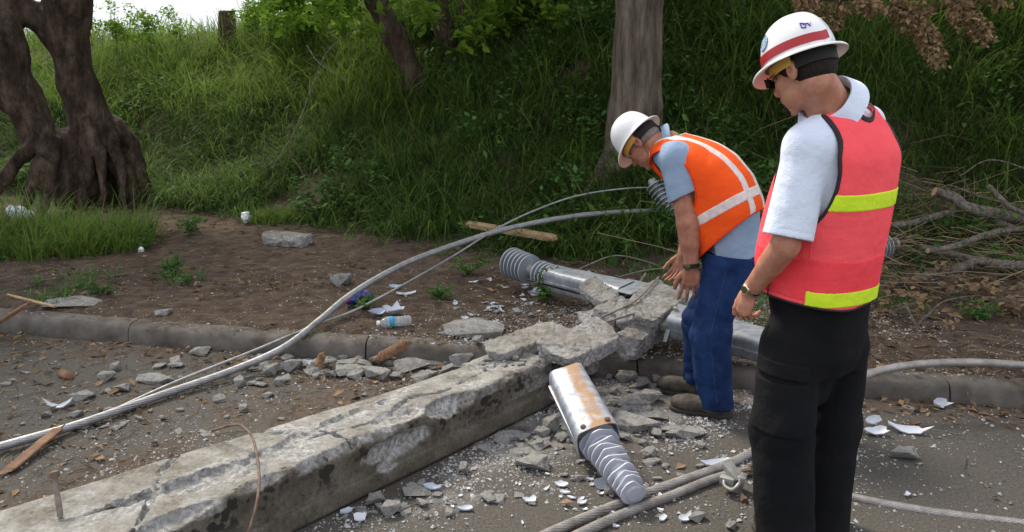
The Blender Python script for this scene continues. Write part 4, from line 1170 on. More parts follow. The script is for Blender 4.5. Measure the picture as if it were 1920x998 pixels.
# eye protection arm is absent; faint brows and eyes for both men
for (pp_, Wf, Mf) in ((p1, W1, HM1), (p2, W2, HM2)):
    for s in (-1, 1):
        V, F = lathe(Wf(s * .031, .082, .014) - Mf[1] * .0, Mf[1], [(0, .011), (.006, .009), (.009, .004)], 12); e_ = mk('eye', V, F, mat('eye_white', (.6, .57, .54), .2) if 'eye_white' not in bpy.data.materials else bpy.data.materials['eye_white'], pp_)
        V, F = lathe(Wf(s * .031, .0905, .012), Mf[1], [(0, .0045), (.0012, .004)], 10); mk('iris', V, F, M_black, e_)
# shirt
se2 = Ls2 + (Le2 - Ls2) * .60; sd2 = norm(Le2 - Ls2); sr2 = Rs2 + (Re2 - Rs2) * .60; sdr2 = norm(Re2 - Rs2)
shirt2 = [loft(H2, MT2, [(z, x, y, a + .004, b + .006) for z, x, y, a, b in tab2]), cone(Ls2, se2 + sd2 * .05, .084, .080), cone(T2(-.10, -.005, L2 - .075), Ls2, .060, .080),
          cone(Rs2, sr2 + sdr2 * .05, .078, .070), cone(T2(.10, -.005, L2 - .075), Rs2, .060, .078)]
fs2 = folds(.011, 7, (.1, .1, 1), 53)
def shirtpost2(P, d):
    d = d + fs2(P) * np.clip((P[:, 2] - .86) * 6, 0, 1)
    for a, e, dr in ((Ls2, se2, norm(sd2 + np.array([.30, 0, .0]))), (Rs2, sr2, sdr2)):
        s_ = (P - e) @ dr; rad = np.linalg.norm((P - a) - np.outer((P - a) @ sd2, sd2), axis=1)
        nb_ = rad < .10
        d = np.where(nb_, np.maximum(d, s_), d)
        d = np.where(nb_ & (s_ > -.03), np.maximum(d, .068 - rad), d)
    q = (P - H2) @ MT2.T
    return np.maximum(d, -.04 - q[:, 2])
sh2 = sdfobj('work_shirt', shirt2, .005, M_shirt2, p2, k=.03, post=shirtpost2, margin=.02)
CM = frame(norm(W2(0, -.035, -.045) - T2(0, -.01, L2 - .03)), -MT2[1] * -1)
def collar2():
    n = 36; th = np.linspace(R(110), R(430), n); V = []
    prof = [(.066, -.01), (.068, .022), (.074, .028), (.084, .014), (.094, -.006), (.092, -.009), (.080, .008), (.070, .0)]
    base = T2(0, .012, L2 - .015)
    for r_, z_ in prof:
        V.append(base + (r_ * (1 + .1 * np.abs(np.cos(th))))[:, None] * (np.cos(th)[:, None] * CM[0] + np.sin(th)[:, None] * CM[1]) + z_ * CM[2])
    m_ = len(prof); F = [[a * n + j, a * n + j + 1, ((a + 1) % m_) * n + j + 1, ((a + 1) % m_) * n + j] for a in range(m_) for j in range(n - 1)]
    F += [[a * n for a in range(m_)][::-1], [a * n + n - 1 for a in range(m_)]]
    return np.vstack(V), F
V, F = collar2(); mk('collar', V, F, M_shirt2, sh2)
# orange vest
vtab2 = [(z, x, y - .004, a + .020, b + .020) for z, x, y, a, b in tab2]
vf2 = folds(.010, 6, (.1, .1, 1), 61)
vestp2 = [loft(H2, MT2, vtab2, 2.5), cone(T2(.18, -.005, L2 - .15), T2(.06, -.01, L2 - .07), .082, .066), cone(T2(-.115, -.008, L2 - .105), T2(-.05, -.008, L2 - .06), .080, .066)]
CZ2 = L2 - .225
def q2(P): return (P - H2) @ MT2.T
def vs2(P, d): return d + vf2(P)
def hem2(q): return .105 + .20 * (-(q[:, 1] + .03)) * 1.0 - q[:, 2]
def vestpost2(P, d):
    q = q2(P); d0 = d; d = vs2(P, d)
    d = smax(d, -arm_hole(q, CZ2, .175, .125, .105, .01), .004)
    d = np.maximum(d, -neck_hole(q, L2, .084))
    return np.maximum(np.maximum(d, hem2(q)), -(vs2(P, d0) + .012))
v2 = sdfobj('safety_vest', vestp2, .005, M_orng, p2, k=.03, post=vestpost2, margin=.02)
M_opipe = cloth('vest_orange_edge', (.75, .06, .01), (.7, .05, .01))
for V, F in islands(*sdf(vestp2, .0036, .03, margin=.02, post=curvepipe(vs2, [
    lambda P: np.where(np.abs(q2(P)[:, 0]) > .09, arm_hole(q2(P), CZ2, .175, .125, .105, .01), 9),
    lambda P: hem2(q2(P))], .004))): mk('edge_piping', V, F, M_opipe, v2, sharp=0)
sdfobj('silver_band', vestp2, .004, M_silv, v2, k=.03, margin=.02, post=bandpost(vs2, vestpost2, lambda P: .215 - q2(P)[:, 2], lambda P: q2(P)[:, 2] - .262))
for x0 in (-.075, .075):
    sdfobj('silver_strap', vestp2, .004, M_silv, v2, k=.03, margin=.02, post=bandpost(vs2, vestpost2, lambda P: x0 - .023 - q2(P)[:, 0], lambda P: q2(P)[:, 0] - x0 - .023, None, .0028))
# jeans
jn = [loft(H2, MT2, [(-.12, 0, -.0, .158, .120), (-.02, 0, -.022, .176, .150), (.045, 0, -.034, .188, .160), (.09, 0, -.045, .190, .168)])]
Ld2 = La2 + [0, 0, -.035]; Rd2 = Ra2 + [0, 0, -.035]
jn += chain([Lh2, Lk2, Ld2], [.116, .098, .094]) + chain([Rh2, Rk2, Rd2], [.114, .096, .092])
fj = folds(.014, 6.5, (.2, .1, 1), 71); fj2 = folds(.018, 12, (1, .2, .25), 73)
def jeanpost(P, d):
    w = np.exp(-((P[:, 2] - .46) / .07) ** 2) + 1.1 * np.exp(-((P[:, 2] - .12) / .09) ** 2) + .5 * np.exp(-((P[:, 2] - .75) / .07) ** 2)
    d = d + fj(P) + fj2(P) * w
    d = np.maximum(d, (P - U(1320, 474, Y=3.9)) @ norm((.10, .0, 1.)) )
    for a in (Ld2, Rd2):
        rad = np.linalg.norm((P - a)[:, :2], axis=1)
        d = np.where((P[:, 2] < a[2] + .08) & (rad < .13), np.maximum(d, a[2] + .02 - P[:, 2]), d)
    return d
j2 = sdfobj('jeans', jn, .005, M_jean, p2, k=.03, post=jeanpost, margin=.02)
M_seam = mat('seam_thread', (.03, .045, .12), .9)
sm_ = spline([Lh2 + [-.02, -.125, .08], Lh2 + [-.015, -.128, 0], Lh2 * .5 + Lk2 * .5 + np.array([.0, -.108, 0]), Lk2 + [.005, -.100, 0], Lk2 * .5 + Ld2 * .5 + np.array([.0, -.095, 0]), Ld2 + [0, -.095, 0]], 6)
SZ = [p_[2] for p_ in (Ld2, Lk2, Lh2)]; SX = [p_ @ np.array([.93, -.36, 0]) for p_ in (Ld2, Lk2, Lh2)]
def legseam(P, d):
    s_ = jeanpost(P, d); g = P @ np.array([.93, -.36, 0]) - np.interp(P[:, 2], SZ, SX) - .012
    g = np.where((P @ np.array([-.3, -.95, 0]) > np.interp(P[:, 2], SZ, [p_ @ np.array([-.3, -.95, 0]) for p_ in (Ld2, Lk2, Lh2)]) + .03) & (P[:, 2] < H2[2] - .02) & (P[:, 2] > .1), g, 9)
    return np.sqrt(s_ ** 2 + g ** 2) - .0026
for V, F in islands(*sdf(jn, .004, .03, post=legseam, margin=.02)): mk('side_seam', V, F, M_seam, j2, sharp=0)
# boots
hl = np.array([La2[0] + .055, La2[1] - .03, 0]); shoe(p2, hl, hl + norm((-.88, .40, 0)) * .30, M_boot, w=.054, ank=La2 + [0, 0, -.01])
hl = np.array([Ra2[0] + .045, Ra2[1] - .03, 0]); shoe(p2, hl, hl + norm((-.92, .38, 0)) * .295, M_boot, w=.052, ank=Ra2 + [0, 0, -.01])
V, F = lathe(Lw2 - norm(Lw2 - Le2) * .004, norm(Lw2 - Le2), [(0, .034), (.001, .038), (.022, .037), (.023, .033)], 24, ref=(-.3, -1, .0))
wt = mk('wristwatch', V, F, M_black, p2)
V, F = lathe(Lw2 + np.array((-.022, -.026, -.007)), (-.6, -.8, .0), [(0, .016), (.008, .017), (.009, .015)], 20); mk('watch_case', V, F, M_dial, wt)
# ------------------------------------------------------------------ broken concrete pole
def conc(name, weathered=True):
    def ex(m, nt, b, t, last):
        n, l = nt.nodes, nt.links
        def nz(sc, det=8, ro=.62):
            x = n.new('ShaderNodeTexNoise'); x.inputs['Scale'].default_value = sc; x.inputs['Detail'].default_value = det; x.inputs['Roughness'].default_value = ro
            l.new(t.outputs['Object'], x.inputs['Vector']); return x.outputs['Fac']
        def ramp(f, a, c, ca, cc):
            r = n.new('ShaderNodeValToRGB'); r.color_ramp.elements[0].position = a; r.color_ramp.elements[1].position = c
            r.color_ramp.elements[0].color = (*ca, 1); r.color_ramp.elements[1].color = (*cc, 1); l.new(f, r.inputs['Fac']); return r.outputs['Color']
        def mix(f, a, c):
            x = n.new('ShaderNodeMixRGB'); l.new(f, x.inputs['Fac']); l.new(a, x.inputs['Color1']); l.new(c, x.inputs['Color2']); return x.outputs['Color']
        old = mix(ramp(nz(7, 10, .7), .4, .62, (0, 0, 0), (1, 1, 1)), ramp(nz(60, 4), .35, .65, (.11, .098, .082), (.21, .195, .17)), ramp(nz(80, 4), .35, .65, (.24, .232, .215), (.38, .372, .355)))
        fresh = ramp(nz(45, 8, .75), .36, .64, (.20, .20, .20), (.54, .545, .55))
        vv = n.new('ShaderNodeTexVoronoi'); vv.inputs['Scale'].default_value = 75; l.new(t.outputs['Object'], vv.inputs['Vector']); bw = n.new('ShaderNodeRGBToBW'); l.new(vv.outputs['Color'], bw.inputs['Color'])
        agg = ramp(bw.outputs['Val'], .3, .7, (.55, .53, .50), (1, 1, 1)); ml = n.new('ShaderNodeMixRGB'); ml.blend_type = 'MULTIPLY'; ml.inputs['Fac'].default_value = .75; l.new(fresh, ml.inputs['Color1']); l.new(agg, ml.inputs['Color2']); fresh = ml.outputs['Color']
        at = n.new('ShaderNodeAttribute'); at.attribute_name = 'fresh'
        col = mix(at.outputs['Fac'], old, fresh) if weathered else mix(ramp(nz(5, 4), .45, .55, (0, 0, 0), (.8, .8, .8)), fresh, old)
        if weathered:
            # black lichen blotches on the weathered side face
            a2 = n.new('ShaderNodeAttribute'); a2.attribute_name = 'lichen'
            v = n.new('ShaderNodeTexVoronoi'); v.inputs['Scale'].default_value = 32; l.new(t.outputs['Object'], v.inputs['Vector'])
            mm = n.new('ShaderNodeMath'); mm.operation = 'ADD'; l.new(nz(9, 6), mm.inputs[0]); m3 = n.new('ShaderNodeMath'); m3.operation = 'MULTIPLY'; l.new(v.outputs['Distance'], m3.inputs[0]); m3.inputs[1].default_value = -.35; l.new(m3.outputs[0], mm.inputs[1])
            f = ramp(mm.outputs[0], .36, .42, (0, 0, 0), (1, 1, 1)); m2 = n.new('ShaderNodeMath'); m2.operation = 'MULTIPLY'; l.new(f, m2.inputs[0]); l.new(a2.outputs['Fac'], m2.inputs[1])
            a3 = n.new('ShaderNodeAttribute'); a3.attribute_name = 'stain_shade'; dk = n.new('ShaderNodeMixRGB'); dk.blend_type = 'MULTIPLY'; dk.inputs['Color2'].default_value = (.48, .44, .39, 1); l.new(a3.outputs['Fac'], dk.inputs['Fac']); l.new(col, dk.inputs['Color1']); col = dk.outputs['Color']  # darkens the near face: real staining plus side shade painted into the colour
            blk = n.new('ShaderNodeRGB'); blk.outputs[0].default_value = (.035, .032, .028, 1)
            col = mix(m2.outputs[0], col, blk.outputs[0])
        l.new(col, b.inputs['Base Color'])
        bp = n.new('ShaderNodeBump'); bp.inputs['Strength'].default_value = .8; bp.inputs['Distance'].default_value = .008; l.new(nz(130, 6, .7), bp.inputs['Height']); l.new(bp.outputs['Normal'], b.inputs['Normal'])
    return mat(name, (.3, .29, .27), .92, spec=.2, extra=ex)
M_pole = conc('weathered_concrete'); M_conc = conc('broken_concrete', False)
M_rust = mat('rusty_steel', (.08, .045, .032), .85, col2=(.17, .115, .085), nscale=30, bump=.5, bscale=150, bdist=.003)
M_rod = mat('bare_steel_rod', (.14, .11, .09), .7, col2=(.26, .22, .19), nscale=30, metal=.3, bump=.4, bscale=150, bdist=.002)
B0 = np.array([-.8, 2.768, 0]); DV = norm((.6389, .7693, 0)); NV = np.array([DV[1], -DV[0], 0])
def lift(s): return np.clip(s - 1.5, 0, 9) * .045
def PS(s, o, z): return B0 + DV * s + NV * o + np.array([0, 0, z + lift(s)])
def to_p(P):
    r = P - B0; s = r @ DV
    return s, r @ NV, r[:, 2] - lift(s)
def wid(s): return np.interp(s, [-1.5, -.7, .2, .7, 1.3, 2.3, 3.6], [.66, .58, .47, .40, .35, .33, .31])
ALL = Prim(None, PS(1.0, -.2, .1), 2.9)
def pole_base(P, d=None):
    s, o, z = to_p(P); w = wid(s)
    so2 = np.interp(s, [-1.8, -.4, .5, .9, 1.3], [-.34, -.30, -.30, -.28, -.3])
    top = .25 + .006 * fbm(P * 6, 3, 4) - .022 * np.clip((so2 - o) / .012 + .5, 0, 1) * (s < 1.25)
    # upper body with chamfered shoulders, wider foot flange below
    up_ = smax(smax(o + .026 + np.clip(z - .09, 0, 1) * -.05, -o - w + np.clip(z - .1, 0, 1) * .1, .02), z - top, .022)
    up_ = smax(up_, .03 - z, .01)
    fl = smax(smax(o, -o - w - .02, .02), z - .088 - .004 * fbm(P * 9, 2, 8), .012)
    fl = smax(fl, .004 - z, .02)
    ends = np.maximum(s - 3.42 + .10 * fbm(P * 6, 3, 77), -1.9 - s)
    return np.maximum(smin(up_, fl, .006), ends) 
def pole_cut(P):
    """positive where concrete has broken away"""
    s, o, z = to_p(P); w = wid(s); n1 = fbm(P * 5, 4, 12); n2 = fbm(P * 16, 3, 15)
    rough = .022 * n1 + .012 * n2 + .006 * vn(P * 60, 6)
    c = []
    # seam along the top: path of o against s with a width
    so = np.interp(s, [-1.6, -.9, -.4, -.15, .1, .3, .6, .9], [-.36, -.34, -.24, -.17, -.20, -.27, -.26, -.3]) + .02 * vn(P * 9, 91)
    sw = np.interp(s, [-1.6, -.7, -.4, -.2, .05, .35, .6, .8, .9], [-.03, .005, .03, .095, .06, .035, .04, .02, -.05])
    c.append(smax((np.abs(o - so) - sw) * .6, .222 - z, .02) * -1)
    c.append(.115 - np.sqrt(((s - .58) / 1.7) ** 2 + ((o + .09) / 1.1) ** 2 + ((z - .335) / 1.) ** 2))
    c.append(.10 - np.sqrt(((s - 1.3) / 1.9) ** 2 + ((o + .2) / 1.3) ** 2 + ((z - .325) / 1.) ** 2))
    # spall out of the shoulder facing the camera
    c.append(.085 - np.sqrt(((s - .88) / 1.9) ** 2 + ((o + .02) / .8) ** 2 + ((z - .235) / .75) ** 2))
    c.append(.10 - np.sqrt(((s - .52) / 2.6) ** 2 + ((o - .035) / 1.) ** 2 + ((z - .15) / .75) ** 2))
    c.append(.012 - np.abs(o + .16 + .05 * vn(P * 4, 71)) * .8 - np.clip(.235 - z, 0, 1) * .8 + np.where((s > .2) & (s < 1.3), 0, -.2))
    c.append(.010 - np.abs(s - .35 - .5 * o + .06 * vn(P * 5, 72)) * .8 - np.clip(.225 - z, 0, 1) * .6)
    c.append(.010 - np.abs(s + .62 + .9 * o + .07 * vn(P * 5, 73)) * .8 - np.clip(.23 - z, 0, 1) * .6)
    c.append(.05 - np.sqrt(((s - .45) / 2.2) ** 2 + ((o + .0) / .8) ** 2 + ((z - .10) / .6) ** 2))
    c.append(.07 - np.sqrt(((s + .45) / 2.) ** 2 + ((o + .02) / .7) ** 2 + ((z - .25) / .55) ** 2))
    # everything above the lower part is gone beyond the break, with a ragged near wall
    lvl = np.interp(s, [1.45, 1.62, 2.0, 2.6, 3.5], [.40, .21, .17, .15, .17]) + .035 * fbm(P * 4, 3, 31)
    c.append(z - lvl)
    c.append(np.minimum((o + np.interp(s, [1.5, 1.9, 2.2, 3.5], [-.1, .075, .06, .03])), s - 1.7) * .8)
    c.append((o + .050 + (z - .25) * 1.1) * .7 + .050 * fbm(P * 4.5, 3, 51) - .012 + np.where(z > .12, 0, -.2))
    c.append((-o - w + .030 + (z - .25) * 1.1) * .7 + .050 * fbm(P * 4.5, 3, 52) - .014 + np.where(z > .12, 0, -.2))
    # notch undercut before the metal box
    c.append(.055 - np.sqrt(((s - 1.62) / 1.3) ** 2 + ((o - .01) / 1.) ** 2 + ((z - .06) / 1.) ** 2))
    m_ = c[0]
    for q_ in c[1:]: m_ = np.maximum(m_, q_)
    return m_ + rough
def pole_f(P, d=None):
    b_ = pole_base(P); c_ = pole_cut(P)
    return np.maximum(b_, c_ * .85)
ALL.f = lambda P: pole_f(P)
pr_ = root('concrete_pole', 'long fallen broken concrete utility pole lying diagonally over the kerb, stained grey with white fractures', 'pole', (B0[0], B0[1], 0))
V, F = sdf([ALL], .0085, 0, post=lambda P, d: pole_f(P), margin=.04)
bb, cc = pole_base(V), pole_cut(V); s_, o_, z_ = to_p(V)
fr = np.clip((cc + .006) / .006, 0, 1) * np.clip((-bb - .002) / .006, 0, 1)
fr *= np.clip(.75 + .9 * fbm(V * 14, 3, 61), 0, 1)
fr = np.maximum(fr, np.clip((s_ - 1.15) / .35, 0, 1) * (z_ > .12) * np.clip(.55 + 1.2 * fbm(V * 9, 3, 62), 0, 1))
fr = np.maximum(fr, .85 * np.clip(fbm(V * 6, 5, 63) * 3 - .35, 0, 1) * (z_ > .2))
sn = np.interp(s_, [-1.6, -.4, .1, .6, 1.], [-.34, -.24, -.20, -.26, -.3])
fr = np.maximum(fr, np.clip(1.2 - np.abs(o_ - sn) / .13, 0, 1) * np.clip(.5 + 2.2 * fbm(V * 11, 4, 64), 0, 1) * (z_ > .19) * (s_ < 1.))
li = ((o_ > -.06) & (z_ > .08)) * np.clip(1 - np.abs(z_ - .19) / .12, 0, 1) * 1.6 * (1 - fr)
mk('pole_body', V, F, M_pole, pr_, False, attrs={'fresh': fr, 'lichen': np.clip(li, 0, 1), 'stain_shade': np.clip((o_ + .055) / .03, 0, 1) * (1 - .8 * fr)})  # last mask covers the near side, grime and painted-in shade together
def rod(pts, r, n=8, m=M_rod, par=pr_, name='rebar'):
    p = spline(pts, n); V, F = sweep(p, r, 8, shape=lambda th, s: 1 + .10 * (np.sin(s * 420) > .2)); return mk(name, V, F, m, par)
rod([PS(1.55, .03, .12), PS(1.9, .05, .16), PS(2.2, .04, .23), PS(2.45, -.03, .27), PS(2.7, -.08, .29)], .0075)
rod([PS(1.8, -.01, .14), PS(2.2, .0, .16), PS(2.6, .01, .18), PS(3.0, .0, .21)], .0075)
rod([PS(1.95, -.28, .15), PS(2.4, -.30, .20), PS(2.9, -.34, .24), PS(3.2, -.42, .27)], .007)
rod([U(1040, 655, z=.26), U(1075, 640, z=.31), U(1120, 600, z=.36), U(1190, 565, z=.40), U(1235, 520, z=.44)], .0055)
rod([U(1085, 620, z=.28), U(1150, 600, z=.37), U(1200, 585, z=.36)], .006)
# bent rusty wire springing from the top and hanging over the side
wp = [U(398, 808, z=.255), U(420, 801, z=.29), U(448, 797, z=.32), U(470, 815, z=.335), U(481, 850, z=.33), U(486, 900, z=.32), U(480, 950, z=.28), U(466, 998, z=.22), U(456, 1030, z=.15)]
V, F = sweep(spline(wp, 8), .0052, 8); mk('rusty_wire', V, F, M_rust, pr_)
# bolt standing out of the top
bp_ = U(113, 968, z=.235); bt = U(101, 884, z=.385)
V, F = merge([lathe(bp_, bt - bp_, [(0, .0095), (.05, .0098), (.051, .0088), (np.linalg.norm(bt - bp_) - .02, .0088)], 14)]); bo = mk('bolt', V, F, M_rod, pr_)
V, F = lathe(bt - norm(bt - bp_) * .02, bt - bp_, [(0, .017), (.016, .017), (.02, .014)], 6); mk('bolt_head', V, F, M_rust, bo)

# ------------------------------------------------------------------ slabs and chunks of concrete
def slab(c, h, M, seed, vox=.007, rough=.011, m=None, par=None, name='concrete_slab', rad=.012):
    pr = rbox(c, h, M, rad * .5); RP = np.random.default_rng(seed).uniform([0, -.8, .68], [6.28, .8, .92], (7, 3))
    def post(P, d):
        q = (P - c) @ M.T
        for k_ in range(7):
            a_ = RP[k_, 0]; n_ = np.array([math.cos(a_), math.sin(a_), RP[k_, 1]]); n_ /= np.linalg.norm(n_)
            sup = np.abs(n_[0]) * h[0] + np.abs(n_[1]) * h[1] + np.abs(n_[2]) * h[2]
            d = np.maximum(d, q @ n_ - sup * RP[k_, 2])
        return d + rough * .38 * fbm(P * 7, 3, seed + 2) + rough * .40 * (1 - 2 * np.abs(vn(P * 26, seed + 3))) + .0035 * vn(P * 60, seed + 4) + np.where(np.abs(vn(P * 6, seed + 7)) < .07, .006, 0)
    V, F = sdf([pr], vox, 0, post=post, margin=.03)
    fr = np.clip(.3 + .9 * fbm(V * 6, 3, seed + 9) + (np.abs(((V - c) @ M.T)[:, 2]) < h[2] * .75) * .6, 0, 1)
    return mk(name, V, F, m or M_pole, par, False, attrs={'fresh': fr, 'lichen': np.zeros(len(V))})
def fr_(p0, p1, up): # frame with x along p0->p1 and z near up
    x = norm(p1 - p0); z = norm(np.array(up, float) - x * (np.array(up) @ x)); return np.array([x, np.cross(z, x), z])
def slab2(lab, p0, p1, w, t, up, seed, **k):
    M = fr_(p0, p1, up); L = np.linalg.norm(p1 - p0)
    o = slab((p0 + p1) / 2, (L / 2, w / 2, t / 2), M, seed, **k); return tag(o, lab, 'concrete slab')
slab2('flat pale slab of pole cover on top of the break, left of the pair', U(912, 668, z=.27), U(1058, 615, z=.30), .18, .07, (-.1, -.25, 1), 301)
slab2('thick grey slab on top of the break, right of the pair, beside the rusty metal box', U(1028, 672, z=.29), U(1146, 622, z=.34), .23, .09, (.05, -.3, 1), 302)
slab2('large thick end block of the broken pole under the bending man\'s hands', U(1175, 610, z=.31), U(1262, 550, z=.35), .27, .12, (.1, -.15, 1), 303, rough=.014)
slab2('small side block wedged below the large end block of the pole', U(1168, 655, z=.22), U(1235, 605, z=.24), .14, .13, (.1, -.3, 1), 304)
slab2('pale shard slab leaning on the far metal housing', U(1100, 532, z=.40), U(1152, 572, z=.34), .15, .06, (-.2, -.6, 1), 305)
slab2('thin brownish flat piece between the leaning shard and the slabs', U(1085, 600, z=.27), U(1143, 588, z=.30), .13, .035, (0, -.2, 1), 306, rad=.008)
slab2('grey lump on the broken end behind the leaning shard', U(1128, 600, z=.30), U(1180, 575, z=.33), .16, .11, (.2, 0, 1), 307, rough=.02)
def gz(x, y): return float(ground(x, y)) if y > kerb_y(x) + .17 else (.13 if y > kerb_y(x) else 0.)
def on(px_, py_):
    p = U(px_, py_, z=0.)
    for _ in range(8): p = U(px_, py_, z=gz(p[0], p[1]))
    return p
def chunkmesh(name, sx, sy, sz, seed, npts=16, m=None):
    r = np.random.default_rng(seed); bm = bmesh.new()
    for _ in range(npts):
        v = r.uniform(-1, 1, 3); v /= max(np.abs(v).max(), .6) ** .7
        bm.verts.new((v[0] * sx, v[1] * sy, (v[2] * .5 + .5) * sz * 2))
    bmesh.ops.convex_hull(bm, input=bm.verts[:])
    for v in [v for v in bm.verts if not v.link_faces]: bm.verts.remove(v)
    bmesh.ops.triangulate(bm, faces=bm.faces[:])
    bmesh.ops.subdivide_edges(bm, edges=bm.edges[:], cuts=3, use_grid_fill=True)
    bmesh.ops.smooth_vert(bm, verts=bm.verts[:], factor=.12, use_axis_x=True, use_axis_y=True, use_axis_z=True)
    P = np.array([v.co[:] for v in bm.verts]); a = min(sx, sy, sz)
    d_ = (fbm(P / a * .9 + seed, 3, seed) * .14 + .10 * vn(P / a * 4, seed)) * a
    bm.normal_update()
    for v, dd in zip(bm.verts, d_): v.co += v.normal * dd
    me = bpy.data.meshes.new(name); bm.to_mesh(me); bm.free(); me.materials.append(m or M_conc)
    me.polygons.foreach_set('use_smooth', np.full(len(me.polygons), False))
    return me
CH = [chunkmesh('concrete_chunk', *d, seed=500 + i) for i, d in enumerate([(.5, .32, .12), (.5, .40, .09), (.5, .25, .16), (.5, .42, .20), (.5, .36, .08), (.5, .3, .18), (.5, .45, .13), (.5, .22, .11), (.5, .38, .24), (.5, .34, .12)])]
def chunk(px_, py_, w_px, k, yaw, lab, group=None, zs=1., tilt=0., name='concrete_chunk', dz=0., cat='concrete chunk'):
    p = on(px_, py_); f = p[1] * _c - (p[2] - CAMH) * _s; w = w_px * f / FPX
    o = bpy.data.objects.new(name, CH[k % len(CH)]); o.location = (p[0], p[1], p[2] + dz - .04 * w); o.scale = (w, w, w * zs)
    o.rotation_euler = (tilt, tilt * .4, yaw); COL.objects.link(o); ORG[o.name] = p
    return tag(o, lab, cat, group)
for a in [
    (323, 645, 30, 2, 1.4, 'upright stub of concrete leaning against the kerb face at left', 1.9), (312, 590, 42, 7, .5, 'pointed shard lying on top of the kerb at left', 1.3),
    (197, 712, 38, 8, .9, 'roundish grey chunk on the dirty road left of the long cable', 1.), (285, 716, 62, 0, -.3, 'wedge shaped shard right of the roundish chunk, above the long cable', 1.),
    (226, 733, 34, 3, .3, 'small lump just below the wedge shaped shard', 1.1), (152, 748, 46, 5, .2, 'crumbling pair sized lump left of the long cable', 1.),
    (655, 702, 62, 0, .6, 'long rounded chunk left of the pile in front of the kerb', 1.2), (702, 706, 66, 2, -.7, 'elongated slanted chunk in the middle of the pile in front of the kerb', 1.),
    (612, 676, 55, 4, .1, 'flat shard against the kerb base below the leaning stick of concrete', 1.), (664, 684, 66, 1, -.1, 'flat white-topped shard in front of the kerb, beside the rusty ribbed piece', 1.),
    (715, 680, 52, 3, .5, 'blocky chunk touching the rusty ribbed piece', 1.), (765, 690, 85, 6, .2, 'wide grey chunk right of the pile, behind the pole', .9), (795, 708, 50, 9, .7, 'brownish angular chunk closest to the pole in the pile', 1.),
    (866, 688, 52, 8, .3, 'rounded chunk at the kerb just left of the broken pole', 1.2), (828, 672, 58, 0, .9, 'chunk against the kerb base left of the broken pole', 1.),
    (665, 655, 40, 7, 1.1, 'upright grey shard leaning on the kerb near the bottle', 2.6), (600, 700, 40, 4, .2, 'small flat chip left of the pile', 1.),
    (995, 876, 66, 3, .1, 'single squarish pale chunk on bare asphalt in front of the pole', 1.), (868, 888, 34, 5, 1.5, 'upright narrow chunk at the foot of the pole', 1.9),
    (1035, 810, 44, 8, 1.2, 'blocky chunk left of the rusty metal box', 1.6), (955, 822, 62, 0, .15, 'flattened chunk at the foot of the pole', .9), (1010, 838, 46, 6, .5, 'grey rubble lump beside the rusty metal box', .9),
    (975, 850, 44, 9, .1, 'flat rubble piece beside the squarish pale chunk', .8),
    (1195, 805, 108, 7, -.7, 'long narrow brown chunk between the insulator and the near boot', 1.1), (1212, 782, 80, 1, -.15, 'flat white-faced slab piece just left of the near boot', 1.),
    (1190, 755, 78, 4, .05, 'flat grey slab piece behind the long narrow brown chunk', 1.4), (1215, 752, 50, 8, .4, 'brownish block left of the far boot', 1.), (1290, 815, 60, 5, -.3, 'wide light rubble piece in front of the near boot', .8),
    (1140, 845, 30, 3, .3, 'small block next to the ribs of the near insulator', 1.), (1148, 925, 38, 8, 1.2, 'rounded tan stone touching the tip of the near insulator', 1.3),
    (1690, 858, 52, 3, .1, 'lone grey chunk on the asphalt right of the black trousers', 1.1), (1222, 868, 36, 9, .5, 'grey chip right of the near insulator', 1.),
    (1305, 975, 44, 5, .4, 'rough white-edged piece below the foreground cables', 1.), (640, 535, 44, 8, .4, 'brown stone half buried in the verge behind the long cable', 1.2),
    (135, 568, 110, 1, .1, 'low flat concrete remnant half buried on the verge at left', .5), (888, 627, 120, 0, .02, 'flat concrete lip half buried behind the kerb left of the slabs', .9), (500, 745, 26, 5, .3, 'small lump on the soil behind the pole, above its near end', 1.1), (385, 650, 26, 5, .3, 'small grey pebble-like lump at the kerb left', 1.1),
    (730, 962, 46, 8, .6, 'grey lump at the foot of the pole near the bottom edge', 1.2), (780, 925, 56, 1, .1, 'broad flat lump at the foot of the pole', 1.1), (700, 945, 40, 3, .9, 'pale squat lump right at the foot of the pole', 1.4), (1370, 990, 34, 5, .9, 'small lump in the corner between trousers and cables', 1.)]:
    chunk(a[0], a[1], a[2], a[3], a[4], a[5], zs=a[6] if len(a) > 6 else 1., tilt=.12 * math.sin(a[0]))
